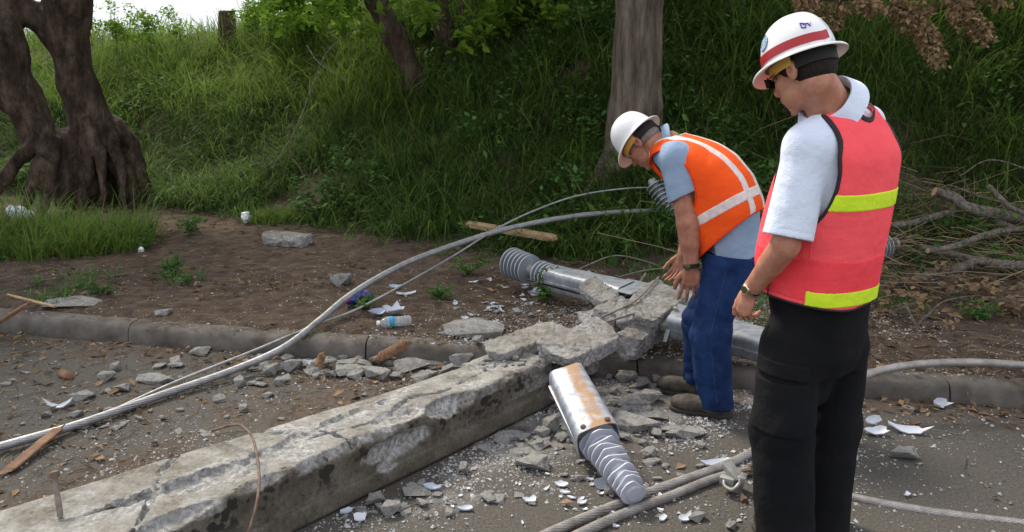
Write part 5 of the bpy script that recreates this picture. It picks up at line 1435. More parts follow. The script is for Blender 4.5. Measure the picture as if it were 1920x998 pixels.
for i, (cx, cy, sx, sy, n, w0, w1, lab, g) in enumerate([
    (500, 700, 330, 34, 46, 12, 32, 'small chunk of broken concrete on the littered soil between the kerb and the pole', 'small chunks behind the pole'),
    (250, 780, 260, 50, 34, 9, 26, 'small chunk on the dirty road around the left end of the long cable', 'small chunks round the long cable'),
    (1010, 815, 120, 42, 26, 16, 36, 'rubble piece heaped between the pole and the rusty metal box', 'rubble beside the metal box'),
    (760, 950, 210, 45, 34, 14, 34, 'rubble piece scattered along the near foot of the pole', 'rubble along the foot of the pole'),
    (1200, 780, 130, 60, 50, 14, 38, 'rubble piece strewn round the boots of the bending man', 'rubble round the boots'),
    (1200, 870, 200, 90, 34, 10, 24, 'small chip of concrete around the near insulator and foreground cables', 'chips round the near insulator'),
    (950, 590, 150, 45, 26, 10, 26, 'small chip on the verge around the far insulator and slabs', 'chips on the verge'),
    (690, 690, 230, 18, 44, 14, 44, 'small chip lying along the kerb base', 'chips along the kerb'),
    (1170, 705, 90, 28, 30, 18, 44, 'grey fragment in the gap between pole end and kerb', 'fragments under the pole end'),
    (1750, 850, 130, 90, 10, 5, 12, 'tiny chip on the bare asphalt right of the black trousers', 'chips on bare asphalt')]):
    r = np.random.default_rng(900 + i)
    for k in range(n):
        a, b = cx + sx * r.normal(0, .5), cy + sy * r.normal(0, .5)
        if b > 990 or b < 545 or (1235 < a < 1390 and 715 < b < 805): continue
        p = on(a, b); s, o, z = to_p(p[None] * [1, 1, 1])
        if -.44 < o[0] < .02 and -1.4 < s[0] < 3.2: continue
        chunk(a, b, r.uniform(w0, w1) * (1 if r.random() < .8 else 1.3), int(r.integers(0, 10)), r.uniform(0, 3.1), lab, g, zs=r.uniform(.8, 1.5), tilt=r.uniform(-.3, .3))
# chips resting on top of the pole at the break
r = np.random.default_rng(77)
for k in range(60):
    s = r.uniform(1.25, 2.6); o = r.uniform(-.27, -.07); P_ = PS(s, o, .25 if s < 1.5 else .21)
    w = r.uniform(.018, .055); ob = bpy.data.objects.new('concrete_chunk', CH[int(r.integers(0, 10))]); ob.location = P_; ob.scale = (w, w, w * 1.2); ob.rotation_euler = (r.uniform(-.4, .4), 0, r.uniform(0, 6)); COL.objects.link(ob)
    tag(ob, 'loose crumb of white concrete lying on top of the pole at the break', 'concrete chunk', 'crumbs on the pole')
# stuff: crumbs and dust, leaf litter, straw and twigs
def solids(P, S, seed):
    r = np.random.default_rng(seed); N = len(P)
    base = np.array([[1, 0, 0], [-1, 0, 0], [0, 1, 0], [0, -1, 0], [0, 0, .7], [0, 0, -.5]]); f = np.array([[0, 2, 4], [2, 1, 4], [1, 3, 4], [3, 0, 4], [2, 0, 5], [1, 2, 5], [3, 1, 5], [0, 3, 5]])
    V = base[None] * S[:, None, None] * r.uniform(.5, 1.3, (N, 6, 1)) + r.normal(0, .15, (N, 6, 3)) * S[:, None, None]
    a = r.uniform(0, 6.28, N); c, s = np.cos(a), np.sin(a); X = V[..., 0] * c[:, None] - V[..., 1] * s[:, None]; Y = V[..., 0] * s[:, None] + V[..., 1] * c[:, None]
    V = np.stack([X, Y, V[..., 2]], -1) + P[:, None]
    return V.reshape(-1, 3), (f[None] + np.arange(N)[:, None, None] * 6).reshape(-1, 3)
def surf_z(x, y):
    g = ground(x, y); ky = kerb_y(x); return np.where(y > ky + .17, g, np.where(y > ky, .13, 0.))
def density(x, y):
    s = (x + .8) * DV[0] + (y - 2.768) * DV[1]; o = (x + .8) * NV[0] + (y - 2.768) * NV[1]
    P = np.stack([x, y, 0 * x], 1); n = fbm(P * 2.5, 4, 33) * 1.5 + .5
    near = np.where(o > -.1, np.exp(-np.clip(o, 0, 9) / .5) * (.35 + .65 * (s > .6)), np.exp(-np.clip(-o - .35, 0, 9) / .45) * .55) * (s < 4)
    near = np.maximum(near, .9 * np.exp(-((x - .85) ** 2 + (y - 3.7) ** 2) / .35)); 
    return np.clip(near * n * 1.6, 0, 1) * (y < 5.6) + .014, o, s
r = np.random.default_rng(12)
x = r.uniform(-4, 3.2, 520000); y = r.uniform(2.2, 6.6, 520000); de, o, s = density(x, y); k = (r.random(len(x)) < de * .58) & ~((o < .0) & (o > -.5) & (s > -1.2) & (s < 3.3)) & vis(x, y)
x, y = x[k], y[k]; S = np.exp(r.normal(math.log(.0038), .55, len(x))).clip(.0012, .014)
M_crumb = mat('crumb', (.24, .24, .24), .9, col2=(.48, .48, .48), nscale=25); M_peb = mat('pebble', (.07, .055, .042), .9, col2=(.20, .17, .14), nscale=25)
V, F = solids(np.stack([x, y, surf_z(x, y) + S * .2], 1), S, 5)
tag(mk('concrete_crumbs', V, F, M_crumb, None, False, loc=(0, 0, 0)), 'pale crumbs and dust of crushed concrete strewn around the broken pole', 'rubble', kind='stuff')
x = r.uniform(-6.5, 4.5, 60000); y = r.uniform(2.4, 9.2, 60000); P_ = np.stack([x, y, 0 * x], 1)
de = np.clip(.3 + .9 * fbm(P_ * 1.8, 3, 8), 0, 1) * np.where(y > kerb_y(x) + .1, 1, np.where((s := ((x + .8) * NV[0] + (y - 2.768) * NV[1])) < -.3, .9, .12)); k = (r.random(len(x)) < de * .55) & (y < foot_y(x) + .4) & vis(x, y); x, y = x[k], y[k]
S = np.exp(r.normal(math.log(.005), .5, len(x))).clip(.002, .016); V, F = solids(np.stack([x, y, surf_z(x, y) + S * .2], 1), S, 6)
tag(mk('soil_crumbs', V, F, M_peb, None, False, loc=(0, 0, 0)), 'brown clods and grit scattered over the dirt verge and gutter', 'gravel', kind='stuff')
def flatleaves(x, y, size, seed, lift_=.004):
    r = np.random.default_rng(seed); N = len(x); P = np.stack([x, y, surf_z(x, y) + lift_], 1); a = r.uniform(0, 6.28, N); L = size * r.uniform(.4, 1.3, N); W = L * r.uniform(.14, .32, N)
    D = np.stack([np.cos(a), np.sin(a), r.normal(0, .22, N)], 1); S_ = np.stack([-np.sin(a), np.cos(a), r.normal(0, .35, N)], 1)
    up = np.array([0, 0, 1.]) * (L * .18)[:, None]
    V = np.stack([P, P + D * L[:, None] * .5 + S_ * W[:, None] + up, P + D * L[:, None] + up * .3, P + D * L[:, None] * .5 - S_ * W[:, None] + up * .6, P + D * L[:, None] * .5 + up * .2], 1)
    b = np.arange(N)[:, None] * 5; F = np.concatenate([b + np.array([[0, 4, 1]]), b + np.array([[4, 2, 1]]), b + np.array([[0, 3, 4]]), b + np.array([[3, 2, 4]])], 0)
    return V.reshape(-1, 3), F, np.repeat(r.uniform(0, 1, N), 5)
x = r.uniform(-6.5, 5, 90000); y = r.uniform(2.4, 9.2, 90000); P_ = np.stack([x, y, 0 * x], 1); ky = kerb_y(x); o = (x + .8) * NV[0] + (y - 2.768) * NV[1]
de = np.clip(.25 + 1.1 * fbm(P_ * 1.5, 3, 18), 0, 1)
gut = np.exp(-((y - ky + .12) / .13) ** 2) * (1.1 + .9 * (x > 1.4))
w_ = np.where(y > ky + .1, .60 + .9 * (x > 1.5), np.where(o < -.3, .75, 0.02)) * de + gut * .55
k = (r.random(len(x)) < w_ * .33) & (y < foot_y(x) + .5) & vis(x, y)
V, F, A = flatleaves(x[k], y[k], .052, 9)
M_lit = leafmat('litter_leaves', (.045, .028, .018), (.30, .20, .12), tr=.1, rough=.85)
tag(mk('leaf_litter', V, F, M_lit, None, False, loc=(0, 0, 0), attrs={'v': A}), 'dry brown leaves lying on the verge and in the gutter', 'leaf litter', kind='stuff')
def straws(x, y, L0, rad, seed, zl=.006, tilt=.12):
    r = np.random.default_rng(seed); N = len(x); a = r.uniform(0, 6.28, N); L = L0 * np.exp(r.normal(0, .5, N)); z = surf_z(x, y) + zl; P = np.stack([x, y, z], 1)
    D = np.stack([np.cos(a), np.sin(a), r.normal(0, tilt, N)], 1); D2 = np.stack([np.cos(a + .5), np.sin(a + .5), r.normal(0, tilt, N)], 1); S_ = np.stack([-np.sin(a), np.cos(a), 0 * a], 1); R_ = rad * r.uniform(.5, 1.5, N)
    C = [P, P + D * L[:, None] * .5, P + D * L[:, None] * .5 + D2 * L[:, None] * .5]; Vs = []
    for c in C: Vs += [c - S_ * R_[:, None], c + S_ * R_[:, None], c + np.array([0, 0, 1.6]) * R_[:, None]]
    V = np.stack(Vs, 1); b = np.arange(N)[:, None] * 9; Fs = []
    for q_ in (0, 3):
        for i_, j_ in ((0, 1), (1, 2), (2, 0)): Fs.append(b + np.array([[q_ + i_, q_ + j_, q_ + 3 + j_, q_ + 3 + i_]]))
    return V.reshape(-1, 3), np.concatenate(Fs, 0), np.repeat(r.uniform(0, 1, N), 9)
x = r.uniform(-6.5, 5, 16000); y = r.uniform(2.4, 9.2, 16000); P_ = np.stack([x, y, 0 * x], 1); ky = kerb_y(x); o = (x + .8) * NV[0] + (y - 2.768) * NV[1]
k = (r.random(len(x)) < np.where(y > ky + .1, .5 + .3 * (x > 1.3), np.where(o < -.3, .8, 0.015))) & (y < foot_y(x) + .6) & vis(x, y)
M_straw = leafmat('dry_straw', (.06, .042, .028), (.33, .25, .16), tr=.05, rough=.85)
V, F, A = straws(x[k], y[k], .09, .0013, 10)
tag(mk('twig_litter', V, F, M_straw, None, False, loc=(0, 0, 0), attrs={'v': A}), 'thin dry twigs and straw littering the verge and gutter', 'twigs', kind='stuff')
x = r.normal(2.9, .9, 1100); y = foot_y(x) + .05 + r.normal(0, .6, 1100); k = (y > kerb_y(x) + .3) & (x > 1.5)
V, F, A = straws(x[k], y[k], .40, .0021, 11, .02 + .28 * np.random.default_rng(4).random(k.sum()) ** 2, .30)
tag(mk('brushwood', V, F, M_straw, None, False, loc=(0, 0, 0), attrs={'v': A}), 'tangle of thin dead twigs at the foot of the bank right of the pink vest', 'brushwood', kind='stuff')
def rest(l, h):
    # points of the branch follow the ground below them at height h
    out = []
    for i_, (a, b, y) in enumerate(l):
        hh = h[i_] if isinstance(h, (list, tuple)) else h
        p = U(a, b, Y=y)
        for yy in np.arange(4.2, 9., .02):
            p = U(a, b, Y=yy)
            if p[2] < gz(p[0], p[1]) + hh: break
        out.append(p)
    return out
# ------------------------------------------------------------------ cables
def cablemat(name, c1, c2, metal=.55):
    def ex(m, nt, b, t, last):
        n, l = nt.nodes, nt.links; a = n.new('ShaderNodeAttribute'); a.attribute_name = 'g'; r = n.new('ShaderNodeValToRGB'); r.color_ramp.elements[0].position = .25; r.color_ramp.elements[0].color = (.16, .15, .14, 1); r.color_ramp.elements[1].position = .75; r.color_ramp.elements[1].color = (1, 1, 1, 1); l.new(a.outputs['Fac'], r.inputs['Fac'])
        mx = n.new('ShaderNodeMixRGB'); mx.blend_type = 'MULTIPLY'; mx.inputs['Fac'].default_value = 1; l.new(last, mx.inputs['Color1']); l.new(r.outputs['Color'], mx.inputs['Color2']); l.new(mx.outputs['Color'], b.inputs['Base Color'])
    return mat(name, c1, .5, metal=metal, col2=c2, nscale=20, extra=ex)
M_cab = cablemat('aluminium_strand', (.28, .285, .30), (.42, .43, .445)); M_cab2 = cablemat('steel_strand', (.26, .235, .23), (.42, .395, .385))
def cable(name, pts, r, lab, m=M_cab, n=40, strands=11, pitch=26, seg=84, cat='cable', group=None):
    p = spline(pts, n)
    gv = []
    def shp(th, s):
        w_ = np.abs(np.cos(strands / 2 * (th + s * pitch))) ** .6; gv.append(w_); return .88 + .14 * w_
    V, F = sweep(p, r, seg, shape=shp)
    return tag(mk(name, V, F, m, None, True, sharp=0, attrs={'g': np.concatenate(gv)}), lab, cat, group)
def PY(l): return [U(a, b, Y=y) for a, b, y in l]
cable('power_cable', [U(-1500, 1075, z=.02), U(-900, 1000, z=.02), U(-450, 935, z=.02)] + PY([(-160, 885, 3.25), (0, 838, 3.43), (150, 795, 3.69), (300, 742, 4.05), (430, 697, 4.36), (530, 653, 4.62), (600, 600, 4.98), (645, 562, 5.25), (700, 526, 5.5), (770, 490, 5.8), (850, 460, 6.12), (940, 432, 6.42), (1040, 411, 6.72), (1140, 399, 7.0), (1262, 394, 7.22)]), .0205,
      'long thick grey stranded cable arcing from the lower left over the kerb to the grass', n=26)
cable('guy_wire', PY([(215, 768, 3.95), (330, 716, 4.2), (470, 660, 4.58), (600, 606, 4.98), (665, 582, 5.2), (760, 532, 5.6), (850, 480, 6.05), (930, 430, 6.4), (1000, 396, 6.75), (1080, 368, 7.05), (1170, 354, 7.25), (1262, 351, 7.4)]), .0078,
      'thin pale wire looping above the long thick cable toward the bending man', strands=6, pitch=70, seg=24, n=14)
cable('power_cable', [U(-300, 1700, z=.02), U(300, 1380, z=.02), U(650, 1195, z=.02)] + PY([(880, 1075, 2.42), (1010, 1010, 2.68), (1120, 962, 2.9), (1250, 912, 3.12), (1340, 880, 3.26), (1405, 851, 3.4), (1490, 790, 3.62), (1560, 735, 3.78), (1630, 702, 3.86), (1700, 686, 3.9), (1800, 680, 3.92), (1900, 684, 3.9), (2040, 700, 3.86), (2400, 760, 3.7), (2900, 850, 3.4)]), .0205,
      'thick stranded cable from the bottom edge rising behind the black trousers to the right edge', M_cab2, n=24)
cable('power_cable', [U(-200, 1750, z=.02), U(380, 1400, z=.02), U(720, 1195, z=.02)] + PY([(920, 1085, 2.38), (1060, 1015, 2.66), (1160, 968, 2.86), (1260, 930, 3.02), (1340, 898, 3.16), (1410, 884, 3.22), (1500, 905, 3.14), (1600, 934, 3.02), (1720, 957, 2.93), (1850, 975, 2.87), (2040, 998, 2.80), (2500, 1050, 2.62), (3000, 1120, 2.4)]), .0195,
      'thick stranded cable lying flat on the asphalt through the clamp to the lower right edge', M_cab2, n=24)
# clamp with rusty bolts on the flat cable
cp = U(1378, 900, z=.04); cl = root('cable_clamp', 'grey metal cable clamp with rusty bolts on the foreground cable by the black trousers', 'clamp', cp)
M_galv0 = mat('cast_metal', (.26, .26, .25), .5, metal=.6, col2=(.38, .38, .37), nscale=30, bump=.4, bscale=120, bdist=.003)
V, F = merge([box(cp + [-.01, 0, .035], (.045, .026, .012), frame((.3, -.4, 1), (1, .6, 0)), .004), box(cp + [-.035, -.02, .01], (.030, .022, .016), frame((0, 0, 1), (.6, 1, 0)), .005), box(cp + [.02, -.02, .0], (.028, .014, .034), frame((.2, -.1, 1), (1, -.5, 0)), .005)]); mk('clamp_body', V, F, M_galv0, cl)
for d_, a_, L_ in (((.030, -.01, .045), (.5, -.6, .5), .05), ((.005, -.07, -.02), (.1, -.8, -.2), .05)):
    V, F = lathe(cp + d_, a_, [(0, .009), (L_ - .016, .009), (L_ - .0155, .0155), (L_, .0155)], 6); mk('clamp_bolt', V, F, M_rust, cl)
V, F = sweep(spline([cp + [-.05, -.02, .02], cp + [-.055, -.05, .0], cp + [-.03, -.075, -.005], cp + [0, -.055, .01], cp + [.01, -.03, .03]], 6), .008, 8); mk('clamp_hook', V, F, M_galv0, cl)
# ------------------------------------------------------------------ metal housings and insulators
def rusted(base, rustamt, streak=False):
    def ex(m, nt, b, t, last):
        n, l = nt.nodes, nt.links
        def nz(sc, st=(1, 1, 1)):
            mp_ = n.new('ShaderNodeMapping'); mp_.inputs['Scale'].default_value = st; l.new(t.outputs['Object'], mp_.inputs['Vector'])
            x = n.new('ShaderNodeTexNoise'); x.inputs['Scale'].default_value = sc; x.inputs['Detail'].default_value = 9; x.inputs['Roughness'].default_value = .65; l.new(mp_.outputs['Vector'], x.inputs['Vector']); return x.outputs['Fac']
        r = n.new('ShaderNodeValToRGB'); l.new(nz(14, (1, 2.5, 1)), r.inputs['Fac']); e = r.color_ramp.elements; e[0].position = .35; e[0].color = (base[0] * .55, base[1] * .55, base[2] * .58, 1); e[1].position = .62; e[1].color = (*base, 1)
        r2 = n.new('ShaderNodeValToRGB'); l.new(nz(9, (1, 1, 1)), r2.inputs['Fac']); e = r2.color_ramp.elements; e[0].position = .66 - rustamt * .3; e[0].color = (0, 0, 0, 1); e[1].position = .78 - rustamt * .3; e[1].color = (1, 1, 1, 1)
        if streak:
            at = n.new('ShaderNodeAttribute'); at.attribute_name = 'streak'; a1 = n.new('ShaderNodeMath'); a1.operation = 'MULTIPLY_ADD'; l.new(nz(22), a1.inputs[0]); a1.inputs[1].default_value = 1.3; l.new(at.outputs['Fac'], a1.inputs[2])
            r3 = n.new('ShaderNodeValToRGB'); l.new(a1.outputs[0], r3.inputs['Fac']); e3 = r3.color_ramp.elements; e3[0].position = .95 ; e3[0].color = (0, 0, 0, 1); e3[1].position = 1.0; e3[1].color = (1, 1, 1, 1)
            a1b = n.new('ShaderNodeMath'); a1b.operation = 'MULTIPLY'; a1b.inputs[1].default_value = .72; l.new(a1.outputs[0], a1b.inputs[0]); l.new(a1b.outputs[0], r3.inputs['Fac']); e3[0].position = .72
            m9 = n.new('ShaderNodeMath'); m9.operation = 'MAXIMUM'; l.new(r3.outputs['Color'], m9.inputs[0]); l.new(r2.outputs['Color'], m9.inputs[1]); rf = m9.outputs[0]
        else: rf = r2.outputs['Color']
        mx = n.new('ShaderNodeMixRGB'); l.new(rf, mx.inputs['Fac']); l.new(r.outputs['Color'], mx.inputs['Color1']); mx.inputs['Color2'].default_value = (.34, .20, .105, 1); l.new(mx.outputs['Color'], b.inputs['Base Color'])
        iv = n.new('ShaderNodeMath'); iv.operation = 'MULTIPLY_ADD'; l.new(rf, iv.inputs[0]); iv.inputs[1].default_value = -.45; iv.inputs[2].default_value = .45; l.new(iv.outputs[0], b.inputs['Metallic'])
        bp = n.new('ShaderNodeBump'); bp.inputs['Strength'].default_value = .3; bp.inputs['Distance'].default_value = .003; l.new(nz(50), bp.inputs['Height']); l.new(bp.outputs['Normal'], b.inputs['Normal'])
    return mat('galvanised_sheet', base, .48, metal=.45, extra=ex)
M_gal_r = rusted((.46, .50, .56), .30, True); M_gal = rusted((.38, .41, .45), .15)
M_por = mat('grey_porcelain', (.34, .36, .43), .35, col2=(.40, .42, .49), nscale=8, coat=.15); M_pore = mat('broken_porcelain', (.46, .48, .54), .5)
M_por2 = mat('grey_porcelain_dark', (.16, .18, .21), .3, coat=.2, col2=(.22, .25, .28), nscale=8)
SGN = 1
def housing(par, A, B, wA, hA, wB, hB, up, m, seam=True, th=.004, name='housing', open_end=True):
    """tapering sheet metal box section with rounded corners, hollow, seam along the side"""
    z = norm(B - A); u = norm(np.array(up, float) - z * (np.array(up) @ z)); x = np.cross(u, z); L = np.linalg.norm(B - A); V = []; ns = 30; n = 40
    th_ = np.linspace(0, 2 * np.pi, n, endpoint=False); e = .42
    sc = np.sign(np.cos(th_)) * np.abs(np.cos(th_)) ** e; ss = np.sign(np.sin(th_)) * np.abs(np.sin(th_)) ** e
    def ringp(t, off, k):
        w = (wA + (wB - wA) * t) / 2 - off; h = (hA + (hB - hA) * t) / 2 - off; P = A + z * L * t + (sc * w)[:, None] * x + (ss * h)[:, None] * u
        dent = .008 * fbm(P * 7, 2, 5)[:, None]; return P + dent * u + (.006 * vn(P * 30, 8) * (t in (0., 1.)))[:, None] * z
    ts = np.linspace(0, 1, ns)
    for t in ts: V.append(ringp(t, 0, 0))
    for t in ts[::-1]: V.append(ringp(t, th, 1))
    V = np.vstack(V); m_ = 2 * ns
    F = [[i * n + j, ((i + 1) % m_) * n + j, ((i + 1) % m_) * n + (j + 1) % n, i * n + (j + 1) % n] for i in range(m_) for j in range(n)]
    tt_ = (V - A) @ z / L; xx_ = (V - A) @ x / (wA / 2); o = mk(name, V, F, m, par, attrs={'streak': np.clip(1 - np.abs(xx_ * SGN - .25) / .75, 0, 1) * 1.0 + np.clip((tt_ - .9) * 8, 0, 1) * .5})
    if seam:
        for sd_ in (-1, 1):
            V, F = box(A + z * L * .5 + x * sd_ * (wA + wB) / 4, (.005, (hA) * .05, L * .47), np.array([x, u, z]), .003); mk('seam_flange', V, F, m, o)
    return o, z, u, x
def insulator(par, A, axis, segs, m, me, seed, broken=0., name='insulator', tip=None):
    """core with sheds; segs rows (n sheds, pitch, core radius, shed radius, taper)"""
    prof = [(0, .02), (0, segs[0][2])]; t = 0; sh = []
    for (n, p, rc, rs, tp) in segs:
        for i in range(n):
            f = 1 - tp * i / max(n - 1, 1); prof += [(t + p * .05, rc * f), (t + p * .28, rc * f * 1.02), (t + p * .52, rs * f), (t + p * .68, rs * f), (t + p * .74, rc * f * 1.05), (t + p, rc * f)]; t += p
    prof.append((t + .002, prof[-1][1] * .6)); r = np.random.default_rng(seed); cutm = {}
    M = frame(axis, (0, 0, 1))
    def shp(th, i, rad):
        out = np.full(len(th), rad)
        if broken and i > 1:
            k = (i - 2) // 6
            if k not in cutm: cutm[k] = [(r.uniform(-1.3, 1.3), r.uniform(.25, .95)) for _ in range(3)]
            core = min(prof[min(2 + k * 6, len(prof) - 1)][1], rad)
            for a0, f in cutm[k]:
                lim = (core * 1.0 + (rad * 1.02 - core) * (f if rad > core * 1.08 else 1)) / np.maximum(np.cos(np.clip((th - math.pi / 2 - a0), -1.4, 1.4)), .2)
                out = np.minimum(out, np.maximum(lim, core))
        return out
    V, F = lathe(A, axis, prof, 48, shape=shp); o = mk(name, V, F, m, par, mats=[m, me])
    # pale broken or glazed rims
    z_ = (V - A) @ M[2]; mi = np.zeros(len(o.data.polygons), np.int32)
    for row in range(len(prof) - 1):
        if row >= 2 and (row - 2) % 6 == 2: mi[row * 48:(row + 1) * 48] = 1
    o.data.polygons.foreach_set('material_index', mi); return o, t
# near housing, rusty, leaning against the pole
A = U(1063, 712, z=.275); B = U(1122, 828, z=.135)
hn = root('metal_housing', 'rust-streaked square metal box with a broken ribbed insulator in its mouth, leaning on the pole', 'insulator', (B[0], B[1], 0))
o, z, u, x = housing(hn, A, B, .172, .17, .192, .18, (-.15, -.35, 1), M_gal_r)
for q_ in (-1, 1):
    V, F = lathe(B + u * .088 + x * q_ * .055 - z * .022, u, [(0, .013), (.007, .013), (.010, .009)], 10); mk('rivet', V, F, M_rust, o)
C_ = U(1192, 932, z=.062); ax = norm(C_ - B - u * -.01)
insulator(hn, B - ax * .07 + u * .0, ax, [(3, .038, .054, .086, .02), (9, .036, .044, .077, .28)], M_por, M_pore, 4, broken=.5)
# far housing with the long insulator
A = U(1176, 556, z=.30); B = U(1035, 521, z=.30)
hf_ = root('metal_housing', 'clean silver metal housing with a dark grey ribbed insulator, lying beyond the slabs', 'insulator', (B[0], B[1], .15))
o, z, u, x = housing(hf_, A, B, .20, .17, .17, .16, (0, -.2, 1), M_gal)
V, F = box(A - z * .02 + u * .07, (.11, .004, .10), np.array([x, u + z * .25, z]), .001); mk('bent_flap', V, F, M_gal, o)
V, F = sweep([A + x * .092 * k_ - u * .02 + z * t_ for k_, t_ in ((1, 0), (1, .2), (1, .5), (.95, .85))], .006, 6); mk('edge_strip', V, F, M_black, o)
E_ = U(936, 484, z=.33); ax = norm(E_ - B); Lx = np.linalg.norm(E_ - B)
o1, t1_ = insulator(hf_, B - ax * .02, ax, [(4, .040, .055, .094, 0)], M_por2, M_pore, 6)
V, F = lathe(B + ax * (t1_ - .02), ax, [(0, .05), (.01, .062), (.05, .050), (.07, .045), (.10, .05)], 24); mk('metal_neck', V, F, M_galv0, hf_)
insulator(hf_, B + ax * (t1_ + .07), ax, [(6, .042, .048, .108, -.08)], M_por2, M_pore, 7)
# right housing behind the legs of the bending man
A = U(1262, 602, z=.30); B = U(1440, 650, z=.24)
hr_ = root('metal_housing', 'dented grey metal housing half hidden behind the blue jeans', 'insulator', (A[0], A[1], .1))
o, z, u, x = housing(hr_, A, B, .20, .15, .18, .15, (0, -.3, 1), M_gal)
V, F = merge([box(A + z * .01 - x * .02 * k_ + u * .01, (.012, .085, .012), np.array([x, norm(u + x * .2 * k_), z]), .003) for k_ in (-4, 0, 4)] + [box(A - z * .02, (.10, .02, .02), np.array([x, u, z]), .004)]); mk('bracket', V, F, M_galv0, hr_)
# insulator standing in the grass behind the bending man, cable end attached
g1 = root('line_insulator', 'grey ribbed insulator in the grass where the long cable ends, behind the bending man\'s arm', 'insulator', U(1248, 405, Y=7.3))
B = rest([(1272, 415, 7)], .10)[0]; A = B + np.array([-.19, .22, .30])
insulator(g1, A, B - A, [(8, .042, .05, .088, 0)], M_por2, M_pore, 8)
V, F = lathe(A - norm(B - A) * .05, B - A, [(0, .03), (.02, .045), (.05, .045)], 20); mk('end_cap', V, F, M_galv0, g1)
g2 = root('line_insulator', 'grey ribbed insulator with white rims half hidden behind the pink vest', 'insulator', U(1672, 480, Y=6.0))
A, B = rest([(1618, 470, 6), (1676, 458, 6)], .2)
insulator(g2, A, B - A, [(6, .042, .05, .105, 0)], M_por2, M_pore, 9)
V, F = lathe(B - norm(B - A) * .02, B - A, [(0, .05), (.03, .055), (.06, .03)], 20); mk('end_cap', V, F, M_galv0, g2)
# ------------------------------------------------------------------ wood, block, branches
M_wood = mat('pale_wood', (.30, .19, .10), .8, col2=(.42, .29, .17), nscale=14, bump=.3, bscale=60); M_wood2 = mat('brown_wood', (.11, .055, .028), .85, col2=(.22, .12, .07), nscale=14, bump=.4, bscale=60)
def plank(lab, p0, p1, w, t, m, roll=0., name='wooden_plank', cat='plank'):
    M = fr_(p0, p1, (roll, -.1, 1)); L = np.linalg.norm(p1 - p0); pr = rbox((p0 + p1) / 2, (L / 2, w / 2, t / 2), M, .003)
    def post(P, d):
        q_ = (P - (p0 + p1) / 2) @ M.T; return d + .0025 * vn(q_ * [3, 60, 60], 4) + np.where(np.abs(q_[:, 0]) > L / 2 - .05, .012 * np.abs(vn(q_ * [8, 50, 50], 6)), 0)
    V, F = sdf([pr], .006, 0, post=post, margin=.02); return tag(mk(name, V, F, m), lab, cat)
plank('pale sawn wooden board lying at the grass edge under the cables', U(876, 420, Y=7.35), U(1042, 447, Y=6.75), .085, .05, M_wood)
plank('brown board end poking over the kerb at the far left', U(-20, 615, z=.10), U(56, 568, z=.26), .09, .022, M_wood2)
plank('reddish brown lath on the road under the left end of the long cable', U(2, 893, z=.015), U(120, 795, z=.05), .055, .012, M_wood2)
plank('thin pale split stick lying across the verge above the kerb at far left', U(12, 552, z=.20), U(110, 577, z=.17), .022, .014, M_wood)
slab2('square grey concrete block lying on the dirt verge under the grass', on(497, 455) + [0, 0, .045], on(575, 462) + [0, 0, .045], .24, .11, (0, 0, 1), 320, vox=.01)
def limb_obj(lab, pts, rs, m=M_branch, cut=True, name='fallen_branch'):
    p = spline(pts, 8); r = np.interp(np.linspace(0, 1, len(p)), np.linspace(0, 1, len(rs)), rs); V, F = sweep(p, r, 14)
    V = V + .12 * r.mean() * np.stack([vn(V * 12, 1), vn(V * 12, 2), vn(V * 12, 3)], 1)
    o = tag(mk(name, V, F, m), lab, 'branch')
    if cut: 
        V, F = lathe(p[0] + norm(p[0] - p[1]) * .001, p[0] - p[1], [(0, r[0] * .93), (.004, r[0] * .9)], 14); mk('sawn_end', V, F, M_wood, o)
    return o
limb_obj('thick grey fallen branch with a sawn end, topmost in the heap at the right', rest([(1752, 360, 6.6), (1790, 372, 6.55), (1815, 390, 6.5), (1870, 402, 6.45), (1950, 412, 6.4), (2060, 410, 6.4)], [.46, .42, .36, .32, .30, .3]), [.042, .045, .052, .05])
limb_obj('brown fallen branch running from behind the pink vest to the thick sawn branch', rest([(1650, 424, 6.7), (1700, 420, 6.65), (1760, 405, 6.6), (1820, 396, 6.6), (1900, 430, 6.6)], .26), [.022, .028, .034, .03], cut=False)
limb_obj('smooth pale grey fallen branch in the middle of the heap at the right', rest([(1740, 470, 6.2), (1790, 462, 6.15), (1850, 440, 6.1), (1905, 430, 6.05), (2000, 425, 6.0)], .26), [.020, .024, .024, .022])
limb_obj('grey-brown fallen branch lowest but one in the heap, reaching the right edge', rest([(1727, 463, 6.0), (1775, 474, 5.95), (1830, 488, 5.9), (1900, 497, 5.85), (2010, 495, 5.8)], .16), [.024, .028, .034, .036])
limb_obj('short mottled branch stub crossing lowest in the heap at the right', rest([(1715, 527, 5.75), (1752, 512, 5.78), (1800, 502, 5.82), (1832, 488, 5.86)], [.08, .1, .13, .16]), [.034, .034, .033, .03])
limb_obj('thin dark branch above the thick sawn branch at the right', rest([(1855, 350, 6.9), (1890, 385, 6.7), (1930, 405, 6.5), (1990, 440, 6.4)], .4), [.022, .02, .018], cut=False)
